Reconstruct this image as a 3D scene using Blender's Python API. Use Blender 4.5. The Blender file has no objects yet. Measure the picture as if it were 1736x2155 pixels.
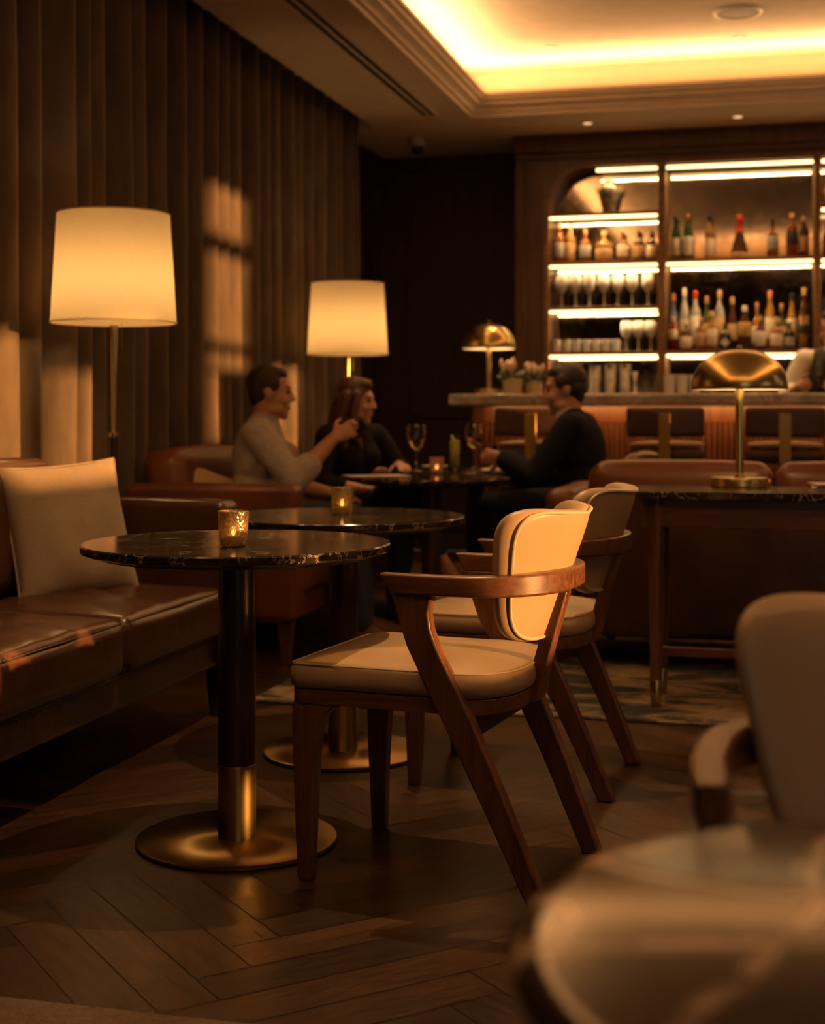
import bpy, bmesh, math, random
from mathutils import Vector, Matrix, noise as mnoise

# ------------------------------------------------------------------ camera
SC = bpy.context.scene
COL = SC.collection
F, CU, CV, EYE, YAW = 3040.0, 868.0, 868.0, 1.06, math.radians(14.2)
ca, sa = math.cos(YAW), math.sin(YAW)
cam = bpy.data.cameras.new('camera'); camo = bpy.data.objects.new('camera', cam); COL.objects.link(camo)
camo.location = (0, 0, EYE); camo.rotation_euler = (math.pi/2, 0, YAW)
cam.sensor_fit = 'VERTICAL'; cam.sensor_height = 36.0; cam.lens = F/2155.0*36.0
cam.shift_y = (CV-1077.5)/2155.0
cam.clip_start = 0.05
cam.dof.use_dof = True; cam.dof.focus_distance = 3.3; cam.dof.aperture_fstop = 3.2
SC.camera = camo

# ------------------------------------------------------------------ render look
vs = SC.view_settings
SC.display_settings.display_device = 'sRGB'
vs.view_transform = 'Standard'; vs.look = 'None'; vs.gamma = 1.0; vs.exposure = 0.0; vs.use_curve_mapping = False
cy = SC.cycles
cy.use_denoising = True
cy.max_bounces = 8; cy.diffuse_bounces = 4; cy.glossy_bounces = 4; cy.transmission_bounces = 8; cy.transparent_max_bounces = 8
cy.caustics_reflective = False; cy.caustics_refractive = False
cy.sample_clamp_indirect = 4.0
cy.use_light_tree = True

# ------------------------------------------------------------------ world, sun, large lights
w = bpy.data.worlds.new('dusk'); SC.world = w; w.use_nodes = True
bg = w.node_tree.nodes['Background']; bg.inputs[0].default_value = (1.0, 0.84, 0.66, 1); bg.inputs[1].default_value = 0.55
SUN_TY, SUN_TZ = 0.13, 0.095           # sunlight travels along (-1, TY, -TZ)
sun = bpy.data.lights.new('sun', 'SUN'); so = bpy.data.objects.new('sun', sun); COL.objects.link(so)
sun.energy = 12.5; sun.color = (1.0, 0.43, 0.125); sun.angle = math.radians(0.9)
so.rotation_euler = Vector((-1, SUN_TY, -SUN_TZ)).to_track_quat('-Z', 'Y').to_euler()

def area_light(name, loc, direction, sx, sy, watts, color=(1, 0.55, 0.225)):
    l = bpy.data.lights.new(name, 'AREA'); o = bpy.data.objects.new(name, l); COL.objects.link(o)
    l.shape = 'RECTANGLE'; l.size = sx; l.size_y = sy; l.energy = watts; l.color = color
    o.location = loc; o.rotation_euler = Vector(direction).to_track_quat('-Z', 'Y').to_euler()
    return o
def spot_light(name, loc, target, watts, deg=70, blend=0.6, r=0.03, color=(1, 0.56, 0.23)):
    l = bpy.data.lights.new(name, 'SPOT'); o = bpy.data.objects.new(name, l); COL.objects.link(o)
    l.energy = watts; l.spot_size = math.radians(deg); l.spot_blend = blend; l.shadow_soft_size = r; l.color = color
    o.location = loc
    o.rotation_euler = (Vector(target)-Vector(loc)).to_track_quat('-Z', 'Y').to_euler()
    return o
def point_light(name, loc, watts, r=0.03, color=(1, 0.62, 0.28)):
    l = bpy.data.lights.new(name, 'POINT'); o = bpy.data.objects.new(name, l); COL.objects.link(o)
    l.energy = watts; l.shadow_soft_size = r; l.color = color; o.location = loc
    return o

# room numbers
CEIL, TRAY = 3.02, 3.35
OX0, OX1, OY0, OY1 = -1.968, 2.45, 1.2, 9.33      # opening in the lower ceiling
XL, XR, YB, YF = -3.0, 3.25, 10.8, -1.6
BARF = 10.15                                       # face of the bar surround
# cove light, lying in the trough all round the tray
CW = 2.7
area_light('cove_light', ((OX0+OX1)/2, OY1-0.03, 3.141), (0, -0.35, 1), OX1-OX0, 0.03, 15*CW)
area_light('cove_light', ((OX0+OX1)/2, OY0+0.03, 3.141), (0, 0.35, 1), OX1-OX0, 0.03, 15*CW)
o = area_light('cove_light', (OX0+0.03, (OY0+OY1)/2, 3.141), (-0.25, 0, 1), 0.03, OY1-OY0, 27*CW)
o.rotation_euler = (0, math.radians(180+19), 0)
o = area_light('cove_light', (OX1-0.03, (OY0+OY1)/2, 3.141), (0.25, 0, 1), 0.03, OY1-OY0, 27*CW)
o.rotation_euler = (0, math.radians(180-19), 0)
# strip light under the bar top
BY0 = 8.48
area_light('bar_strip_light', (0.35, BY0+0.13, 1.092), (0, 0.75, -0.7), 4.1, 0.02, 8.5, (1, 0.47, 0.14))

# ------------------------------------------------------------------ placement helpers
def W(xc, d, z=0.0): return Vector((xc*ca-d*sa, xc*sa+d*ca, z))       # camera-ground coordinates to world
def G(u, v, z=0.0):                                                    # where the view ray of a pixel meets height z
    d = (EYE-z)*F/(v-CV); return W((u-CU)/F*d, d, z)
def XY(u, Y):                                                          # X where a pixel column meets the plane Y
    k = (u-CU)/F; d = Y/(k*sa+ca); return (k*ca-sa)*d
def DEP(u, Y): return Y/((u-CU)/F*sa+ca)
def ZV(v, d): return EYE+(CV-v)*d/F
CYAW = YAW                                                              # angle in camera-ground frame + CYAW = world angle
R = random.Random(7)

# ------------------------------------------------------------------ node helpers
MATS = {}
def newmat(name):
    m = bpy.data.materials.new(name); m.use_nodes = True
    nt = m.node_tree; b = nt.nodes['Principled BSDF']
    MATS[name] = m
    return m, nt, b
def c4(c): return (c[0], c[1], c[2], 1)
def coords(nt, scale=(1, 1, 1), kind='Object', rot=(0, 0, 0)):
    t = nt.nodes.new('ShaderNodeTexCoord'); mp = nt.nodes.new('ShaderNodeMapping')
    mp.inputs['Scale'].default_value = scale; mp.inputs['Rotation'].default_value = rot
    nt.links.new(t.outputs[kind], mp.inputs['Vector']); return mp.outputs['Vector']
def noise(nt, vec, scale, detail=4, rough=0.5, dist=0.0):
    n = nt.nodes.new('ShaderNodeTexNoise'); n.inputs['Scale'].default_value = scale
    n.inputs['Detail'].default_value = detail; n.inputs['Roughness'].default_value = rough; n.inputs['Distortion'].default_value = dist
    nt.links.new(vec, n.inputs['Vector']); return n.outputs['Fac']
def ramp(nt, fac, stops, interp='LINEAR'):
    r = nt.nodes.new('ShaderNodeValToRGB'); e = r.color_ramp.elements; r.color_ramp.interpolation = interp
    while len(e) < len(stops): e.new(0.5)
    for el, (p, c) in zip(e, stops): el.position = p; el.color = c4(c)
    nt.links.new(fac, r.inputs['Fac']); return r.outputs['Color']
def bump(nt, b, height, strength=0.2, dist=0.01):
    n = nt.nodes.new('ShaderNodeBump'); n.inputs['Strength'].default_value = strength; n.inputs['Distance'].default_value = dist
    nt.links.new(height, n.inputs['Height']); nt.links.new(n.outputs['Normal'], b.inputs['Normal'])
def math_node(nt, op, a, bv=None):
    n = nt.nodes.new('ShaderNodeMath'); n.operation = op
    for i, x in enumerate((a, bv)):
        if x is None: continue
        if isinstance(x, (int, float)): n.inputs[i].default_value = x
        else: nt.links.new(x, n.inputs[i])
    return n.outputs[0]
def mixc(nt, fac, a, b, mode='MIX'):
    n = nt.nodes.new('ShaderNodeMix'); n.data_type = 'RGBA'; n.blend_type = mode
    for s, x in ((n.inputs[0], fac), (n.inputs[6], a), (n.inputs[7], b)):
        if isinstance(x, (int, float)): s.default_value = x
        elif isinstance(x, tuple): s.default_value = c4(x)
        else: nt.links.new(x, s)
    return n.outputs[2]
def plain(name, col, rough=0.5, metal=0.0, var=0.12, scale=30, bmp=0.0, spec=0.5):
    m, nt, b = newmat(name)
    v = noise(nt, coords(nt), scale, 3)
    lo = tuple(x*(1-var) for x in col); hi = tuple(min(1, x*(1+var)) for x in col)
    nt.links.new(ramp(nt, v, [(0.3, lo), (0.7, hi)]), b.inputs['Base Color'])
    b.inputs['Roughness'].default_value = rough; b.inputs['Metallic'].default_value = metal
    b.inputs['Specular IOR Level'].default_value = spec
    if bmp: bump(nt, b, v, bmp, 0.004)
    return m
def wood(name, dark, light, axis='z', rough=0.38, k=1.0, coat=0.0):
    m, nt, b = newmat(name)
    s = {'x': (1.2, 16, 16), 'y': (16, 1.2, 16), 'z': (16, 16, 1.2)}[axis]
    v = coords(nt, tuple(q*k for q in s))
    n1 = noise(nt, v, 2.2, 6, 0.6, 1.2); n2 = noise(nt, v, 11.0, 4, 0.7, 0.3)
    mid = tuple((a+c)/2 for a, c in zip(dark, light))
    c1 = ramp(nt, n1, [(0.28, dark), (0.5, mid), (0.74, light)])
    c2 = ramp(nt, n2, [(0.35, (0.62, 0.6, 0.58)), (0.6, (1, 1, 1))])
    nt.links.new(mixc(nt, 0.6, c1, c2, 'MULTIPLY'), b.inputs['Base Color'])
    b.inputs['Roughness'].default_value = rough
    b.inputs['Coat Weight'].default_value = coat; b.inputs['Coat Roughness'].default_value = 0.25
    bump(nt, b, n2, 0.08, 0.002)
    return m
def leather(name, col, rough=0.42, var=0.25, wr=0.25, crease=0.0):
    m, nt, b = newmat(name)
    v = coords(nt)
    n1 = noise(nt, v, 5, 4, 0.6); n2 = noise(nt, v, 180, 2, 0.5); n3 = noise(nt, coords(nt, (4, 5, 4)), 2.4, 4, 0.55, 0.6)
    lo = tuple(x*(1-var) for x in col); hi = tuple(min(1, x*(1+var)) for x in col)
    nt.links.new(ramp(nt, n1, [(0.3, lo), (0.7, hi)]), b.inputs['Base Color'])
    b.inputs['Roughness'].default_value = rough
    h = math_node(nt, 'ADD', math_node(nt, 'MULTIPLY', n2, 0.12), math_node(nt, 'MULTIPLY', n3, crease))
    bump(nt, b, h, wr, 0.01)
    return m
def marble(name, base, vein, rough=0.16, scale=5.0, width=0.018, dens=0.5, det=5, dis=1.4):
    m, nt, b = newmat(name)
    v = coords(nt)
    n0 = noise(nt, v, scale*1.5, 4, 0.6, 0.6)
    n1 = noise(nt, v, scale, det, 0.55, dis)
    d1 = math_node(nt, 'ABSOLUTE', math_node(nt, 'SUBTRACT', n1, 0.5))
    veins = ramp(nt, d1, [(0.0, (1, 1, 1)), (width, (0, 0, 0))])
    n2 = noise(nt, v, scale*0.7, 3)
    msk = ramp(nt, n2, [(dens-0.06, (0, 0, 0)), (dens+0.16, (1, 1, 1))])
    vm = mixc(nt, 1.0, veins, msk, 'MULTIPLY')
    bc = ramp(nt, n0, [(0.3, tuple(x*0.6 for x in base)), (0.7, tuple(x*1.4 for x in base))])
    nt.links.new(mixc(nt, vm, bc, vein), b.inputs['Base Color'])
    b.inputs['Roughness'].default_value = rough
    return m
def emperador_veins(m):
    """two long pale veins crossing the slab"""
    nt = m.node_tree; b = nt.nodes['Principled BSDF']; old = b.inputs['Base Color'].links[0].from_socket
    v = coords(nt, (1, 1, 1), 'Object', (0, 0, -YAW)); sx = nt.nodes.new('ShaderNodeSeparateXYZ'); nt.links.new(v, sx.inputs[0])
    wob = math_node(nt, 'MULTIPLY', math_node(nt, 'SUBTRACT', noise(nt, v, 9, 4, 0.6), 0.5), 0.035)
    brk = ramp(nt, noise(nt, v, 14, 3), [(0.38, (0.12,)*3), (0.6, (1, 1, 1))])
    def line(ax, ay, c, w_):
        d = math_node(nt, 'ADD', math_node(nt, 'ADD', math_node(nt, 'MULTIPLY', sx.outputs[0], ax), math_node(nt, 'MULTIPLY', sx.outputs[1], ay)), c)
        d = math_node(nt, 'ABSOLUTE', math_node(nt, 'ADD', d, wob)); return ramp(nt, d, [(0.0, (1, 1, 1)), (w_*0.5, (0.8,)*3), (w_, (0, 0, 0))])
    f = mixc(nt, 1.0, line(-0.03, 1.0, -0.010, 0.011), line(0.831, -0.556, 0.101, 0.010), 'LIGHTEN')
    f = mixc(nt, 1.0, f, brk, 'MULTIPLY')
    nt.links.new(mixc(nt, f, old, (0.62, 0.46, 0.35)), b.inputs['Base Color'])
def brass_mat(name, col=(0.66, 0.45, 0.17), rough=0.24, streak=(4, 4, 60)):
    m, nt, b = newmat(name)
    n = noise(nt, coords(nt, streak), 6, 3)
    nt.links.new(ramp(nt, n, [(0.3, tuple(x*0.88 for x in col)), (0.7, col)]), b.inputs['Base Color'])
    b.inputs['Metallic'].default_value = 1.0
    nt.links.new(ramp(nt, n, [(0.3, (rough*0.8,)*3), (0.7, (rough*1.25,)*3)]), b.inputs['Roughness'])
    return m
def glass_mat(name, col=(1, 1, 1), rough=0.0, ior=1.45):
    m, nt, b = newmat(name)
    n = noise(nt, coords(nt), 20, 2)
    nt.links.new(ramp(nt, n, [(0.3, tuple(x*0.96 for x in col)), (0.7, col)]), b.inputs['Base Color'])
    b.inputs['Transmission Weight'].default_value = 1.0; b.inputs['Roughness'].default_value = rough; b.inputs['IOR'].default_value = ior
    return m
def emit(name, col, k):
    m, nt, b = newmat(name)
    b.inputs['Base Color'].default_value = c4(col); b.inputs['Emission Color'].default_value = c4(col); b.inputs['Emission Strength'].default_value = k
    return m

WAL_X = wood('walnut_along_x', (0.050, 0.018, 0.008), (0.185, 0.078, 0.034), 'x', 0.36, 1, 0.15)
WAL_Z = wood('walnut_upright', (0.050, 0.018, 0.008), (0.185, 0.078, 0.034), 'z', 0.36, 1, 0.15)
DARKW = wood('dark_stained_wood', (0.022, 0.010, 0.006), (0.070, 0.030, 0.016), 'z', 0.30)
PANELW = wood('dark_wall_panelling', (0.022, 0.0095, 0.005), (0.062, 0.027, 0.013), 'z', 0.6, 0.6)
PORTALW = wood('bar_surround_wood', (0.045, 0.020, 0.009), (0.115, 0.052, 0.023), 'z', 0.38, 0.6)
SHELFW = wood('shelf_wood', (0.10, 0.048, 0.018), (0.24, 0.12, 0.045), 'x', 0.4, 0.7)
REEDW = wood('reeded_bar_wood', (0.085, 0.027, 0.009), (0.20, 0.070, 0.024), 'z', 0.4, 0.6)
CREAM = leather('taupe_leather', (0.37, 0.262, 0.155), 0.40, 0.06, 0.12, 0.15)
PIPE = leather('taupe_piping', (0.46, 0.36, 0.24), 0.42, 0.05, 0.1)
BROWN = leather('brown_sofa_leather', (0.054, 0.022, 0.011), 0.26, 0.30, 0.4, 0.6)
TAN = leather('cognac_sofa_leather', (0.125, 0.040, 0.015), 0.38, 0.25, 0.3, 0.5)
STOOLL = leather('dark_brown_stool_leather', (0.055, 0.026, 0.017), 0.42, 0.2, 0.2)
STOOLP = leather('lit_tan_stool_leather', (0.30, 0.16, 0.08), 0.45, 0.15, 0.2)  # lit top of the dark seat, its light put into a lighter colour
NERO = marble('dark_marble', (0.020, 0.015, 0.011), (0.46, 0.37, 0.28), 0.13, 9.0, 0.016, 0.46)
EMPER = marble('brown_marble', (0.028, 0.016, 0.008), (0.70, 0.55, 0.42), 0.15, 1.7, 0.014, 0.40, 1.5, 0.5)
emperador_veins(EMPER)
GREYM = marble('grey_bar_marble', (0.36, 0.32, 0.28), (0.62, 0.56, 0.50), 0.25, 4.0, 0.06, 0.42)
BRASS = brass_mat('brushed_brass', (0.66, 0.48, 0.19), 0.27, (0.01, 0.01, 0.01))
BRASSD = brass_mat('aged_brass', (0.42, 0.29, 0.10), 0.34, (60, 60, 4))
DISC = brass_mat('spun_brass_disc', (0.40, 0.275, 0.10), 0.30, (0.01, 0.01, 0.01))
_t = DISC.node_tree.nodes.new('ShaderNodeTangent'); _t.direction_type = 'RADIAL'; _t.axis = 'Z'
_b = DISC.node_tree.nodes['Principled BSDF']; _b.inputs['Anisotropic'].default_value = 0.85; DISC.node_tree.links.new(_t.outputs[0], _b.inputs['Tangent'])
BRASSL = brass_mat('polished_brass', (0.74, 0.56, 0.24), 0.24, (0.01, 0.01, 0.01))
STEEL = brass_mat('polished_steel', (0.72, 0.70, 0.67), 0.12)
PLASTER = plain('ceiling_plaster', (0.84, 0.70, 0.55), 0.75, 0, 0.04, 8)
MOULD = plain('cornice_paint', (0.80, 0.68, 0.55), 0.5, 0, 0.03, 8)
BLACKM = plain('black_metal', (0.012, 0.011, 0.010), 0.4, 0.3)
WHITEP = plain('white_plastic', (0.62, 0.58, 0.53), 0.4, 0, 0.04)
LED = emit('led_strip', (1.0, 0.66, 0.27), 4.2)
LAMPIN = emit('lamp_bulb', (1.0, 0.57, 0.22), 82.0)
SKIN = plain('skin', (0.50, 0.255, 0.155), 0.5, 0, 0.08, 18)
def cloth(name, col, scale=9, dist=0.02):
    m = plain(name, col, 0.88, 0, 0.10, 40, 0, 0.2); nt = m.node_tree; b = nt.nodes['Principled BSDF']
    bump(nt, b, noise(nt, coords(nt, (1, 1, 0.7)), scale, 3, 0.5, 1.2), 0.5, dist); return m
SHIRTG = cloth('grey_shirt_cotton', (0.40, 0.355, 0.30), 11, 0.03)
PALEC = plain('pale_trousers', (0.52, 0.50, 0.48), 0.85, 0, 0.1, 60, 0.15)
BLACKC = plain('black_jersey', (0.011, 0.009, 0.009), 0.9, 0, 0.2, 60, 0.1, 0.15)
NAVYC = plain('navy_suit_wool', (0.010, 0.011, 0.017), 0.9, 0, 0.25, 120, 0.1, 0.15)
DENIM = plain('dark_denim', (0.018, 0.024, 0.042), 0.85, 0, 0.25, 160, 0.1)
WHITEC = plain('white_shirt_cotton', (0.66, 0.60, 0.52), 0.85, 0, 0.06, 60, 0.1)
VESTC = plain('charcoal_waistcoat', (0.022, 0.020, 0.022), 0.8, 0, 0.2, 100)
HAIRB = plain('dark_brown_hair', (0.022, 0.012, 0.008), 0.65, 0, 0.4, 90, 0.4)
HAIRR = plain('auburn_hair', (0.075, 0.026, 0.009), 0.55, 0, 0.5, 60, 0.4)
SHOEB = leather('brown_shoe_leather', (0.075, 0.024, 0.012), 0.4)
SHOEK = leather('black_shoe_leather', (0.012, 0.010, 0.010), 0.4)
EYEM = plain('eye_dark', (0.03, 0.018, 0.012), 0.15)
def thin_glass(name, col, blend=0.22):
    m, nt, b = newmat(name); out = nt.nodes['Material Output']
    tr = nt.nodes.new('ShaderNodeBsdfTransparent'); gl = nt.nodes.new('ShaderNodeBsdfGlossy'); mx = nt.nodes.new('ShaderNodeMixShader'); lw = nt.nodes.new('ShaderNodeLayerWeight')
    n = noise(nt, coords(nt), 20, 2); nt.links.new(ramp(nt, n, [(0.3, tuple(x*0.97 for x in col)), (0.7, col)]), tr.inputs[0])
    gl.inputs['Roughness'].default_value = 0.04; lw.inputs['Blend'].default_value = blend
    nt.links.new(lw.outputs['Fresnel'], mx.inputs[0]); nt.links.new(tr.outputs[0], mx.inputs[1]); nt.links.new(gl.outputs[0], mx.inputs[2]); nt.links.new(mx.outputs[0], out.inputs[0]); return m
GLASS = thin_glass('clear_glass', (0.97, 0.96, 0.94), 0.30)
GLASSB = glass_mat('shelf_glass', (0.95, 0.92, 0.88), 0.05, 1.3); GLASSB.node_tree.nodes['Principled BSDF'].inputs['Transmission Weight'].default_value = 0.42
PAPER = plain('white_paper', (0.62, 0.56, 0.49), 0.8, 0, 0.05)
CHINA = plain('white_china', (0.66, 0.60, 0.53), 0.25, 0, 0.03)
WAX = plain('candle_wax', (0.80, 0.66, 0.45), 0.6, 0, 0.05)
FLAME = emit('candle_flame', (1.0, 0.50, 0.14), 60.0)

def linen(name, col):
    m, nt, b = newmat(name)
    a = noise(nt, coords(nt, (260, 30, 30)), 3, 2); c = noise(nt, coords(nt, (30, 260, 260)), 3, 2)
    h = math_node(nt, 'ADD', a, c)
    big = noise(nt, coords(nt), 9, 3)
    c1 = ramp(nt, h, [(0.6, tuple(x*0.78 for x in col)), (1.3, tuple(x*1.15 for x in col))])
    c1 = ramp(nt, math_node(nt, 'MULTIPLY', h, 0.5), [(0.35, tuple(x*0.76 for x in col)), (0.65, tuple(x*1.2 for x in col))])
    nt.links.new(mixc(nt, 0.4, c1, ramp(nt, big, [(0.3, (0.8, 0.8, 0.8)), (0.7, (1, 1, 1))]), 'MULTIPLY'), b.inputs['Base Color'])
    b.inputs['Roughness'].default_value = 0.9
    b.inputs['Sheen Weight'].default_value = 0.25
    bump(nt, b, h, 0.25, 0.003)
    return m
LINEN = linen('beige_linen', (0.27, 0.205, 0.135))
MUSTARD = linen('yellow_linen', (0.46, 0.32, 0.13))

m, nt, b = newmat('velvet_curtain'); VELVET = m
n = noise(nt, coords(nt, (3, 3, 1)), 4, 4)
nt.links.new(ramp(nt, n, [(0.3, (0.062, 0.043, 0.027)), (0.7, (0.108, 0.075, 0.046))]), b.inputs['Base Color'])
b.inputs['Roughness'].default_value = 0.85; b.inputs['Sheen Weight'].default_value = 0.35; b.inputs['Sheen Roughness'].default_value = 0.4
b.inputs['Sheen Tint'].default_value = (0.9, 0.65, 0.4, 1)
bump(nt, b, noise(nt, coords(nt), 120, 2), 0.15, 0.004)

# lamp shade: fabric that lets light through
m, nt, b = newmat('linen_lamp_shade'); SHADE = m
out = nt.nodes['Material Output']
df = nt.nodes.new('ShaderNodeBsdfDiffuse'); tr = nt.nodes.new('ShaderNodeBsdfTranslucent'); mx = nt.nodes.new('ShaderNodeMixShader')
n = noise(nt, coords(nt, (60, 60, 60)), 4, 2)
cc = ramp(nt, n, [(0.3, (0.80, 0.64, 0.40)), (0.7, (0.86, 0.71, 0.46))])
nt.links.new(cc, df.inputs[0]); nt.links.new(cc, tr.inputs[0]); mx.inputs[0].default_value = 0.55
nt.links.new(df.outputs[0], mx.inputs[1]); nt.links.new(tr.outputs[0], mx.inputs[2]); nt.links.new(mx.outputs[0], out.inputs[0])

# white lining inside the brass lamps
LINING = plain('white_lamp_lining', (0.85, 0.78, 0.66), 0.6, 0, 0.02)

# antique mirror behind the shelves
m, nt, b = newmat('antique_mirror'); MIRROR = m
n = noise(nt, coords(nt), 3.5, 5, 0.6); n2 = noise(nt, coords(nt), 26, 4, 0.7)
nt.links.new(ramp(nt, n, [(0.3, (0.27, 0.23, 0.19)), (0.7, (0.42, 0.37, 0.31))]), b.inputs['Base Color'])
b.inputs['Metallic'].default_value = 1.0
nt.links.new(ramp(nt, n2, [(0.35, (0.03,)*3), (0.75, (0.12,)*3)]), b.inputs['Roughness'])

# floor: every board has its own tone, grain along its length
m, nt, b = newmat('herringbone_oak'); FLOORM = m
uv = nt.nodes.new('ShaderNodeUVMap'); uv.uv_map = 'board'
at = nt.nodes.new('ShaderNodeAttribute'); at.attribute_name = 'tone'
comb = nt.nodes.new('ShaderNodeVectorMath'); comb.operation = 'ADD'
nt.links.new(uv.outputs[0], comb.inputs[0])
cx = nt.nodes.new('ShaderNodeCombineXYZ'); nt.links.new(math_node(nt, 'MULTIPLY', at.outputs['Fac'], 40), cx.inputs[2]); nt.links.new(cx.outputs[0], comb.inputs[1])
mp = nt.nodes.new('ShaderNodeMapping'); mp.inputs['Scale'].default_value = (2.2, 16, 1); nt.links.new(comb.outputs[0], mp.inputs[0])
g1 = noise(nt, mp.outputs[0], 1.3, 6, 0.6, 1.8); g2 = noise(nt, mp.outputs[0], 7, 4, 0.6, 0.4)
c1 = ramp(nt, g1, [(0.3, (0.025, 0.0125, 0.0065)), (0.52, (0.046, 0.0225, 0.011)), (0.72, (0.074, 0.036, 0.016))])
c2 = ramp(nt, g2, [(0.35, (0.6, 0.58, 0.55)), (0.6, (1, 1, 1))])
c3 = mixc(nt, 0.5, c1, c2, 'MULTIPLY')
tn = ramp(nt, at.outputs['Fac'], [(0.0, (0.42, 0.40, 0.38)), (1.0, (1.45, 1.38, 1.25))])
nt.links.new(mixc(nt, 1.0, c3, tn, 'MULTIPLY'), b.inputs['Base Color'])
nt.links.new(ramp(nt, g2, [(0.3, (0.30,)*3), (0.7, (0.42,)*3)]), b.inputs['Roughness'])
bump(nt, b, g2, 0.12, 0.002)

# distressed rug
m, nt, b = newmat('faded_pattern_rug'); RUGM = m
a1 = noise(nt, coords(nt, (1, 2.2, 1)), 2.0, 7, 0.72, 0.7); a2 = noise(nt, coords(nt), 9, 5, 0.7); a3 = noise(nt, coords(nt, (220, 220, 220)), 2, 2)
c1 = ramp(nt, a1, [(0.40, (0.010, 0.020, 0.020)), (0.47, (0.045, 0.045, 0.036)), (0.53, (0.26, 0.185, 0.115)), (0.66, (0.40, 0.285, 0.175))])
c2 = ramp(nt, a2, [(0.35, (0.55, 0.55, 0.55)), (0.6, (1, 1, 1))])
nt.links.new(mixc(nt, 0.8, c1, c2, 'MULTIPLY'), b.inputs['Base Color'])
b.inputs['Roughness'].default_value = 0.95; bump(nt, b, a3, 0.5, 0.006)
m, nt, b = newmat('pale_wool_rug'); RUGP = m
a2 = noise(nt, coords(nt), 60, 4, 0.7); a1 = noise(nt, coords(nt), 3, 4)
nt.links.new(mixc(nt, 0.6, ramp(nt, a1, [(0.3, (0.13, 0.09, 0.06)), (0.7, (0.24, 0.165, 0.11))]), ramp(nt, a2, [(0.3, (0.5, 0.5, 0.5)), (0.6, (1, 1, 1))]), 'MULTIPLY'), b.inputs['Base Color'])
b.inputs['Roughness'].default_value = 0.95; bump(nt, b, a2, 0.9, 0.02)

# crackled gold candle glass
m, nt, b = newmat('crackled_gold_glass'); CRACK = m
vo = nt.nodes.new('ShaderNodeTexVoronoi'); vo.feature = 'DISTANCE_TO_EDGE'; vo.inputs['Scale'].default_value = 120
nt.links.new(coords(nt, (1, 1, 0.8)), vo.inputs['Vector'])
e = ramp(nt, vo.outputs['Distance'], [(0.02, (1.0, 0.86, 0.55)), (0.09, (0.72, 0.52, 0.24))])
nt.links.new(e, b.inputs['Base Color'])
b.inputs['Transmission Weight'].default_value = 0.75; b.inputs['Roughness'].default_value = 0.22; b.inputs['IOR'].default_value = 1.3
nt.links.new(ramp(nt, vo.outputs['Distance'], [(0.02, (0.8,)*3), (0.09, (0.25,)*3)]), b.inputs['Metallic'])
bump(nt, b, vo.outputs['Distance'], 0.6, 0.004)

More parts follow.
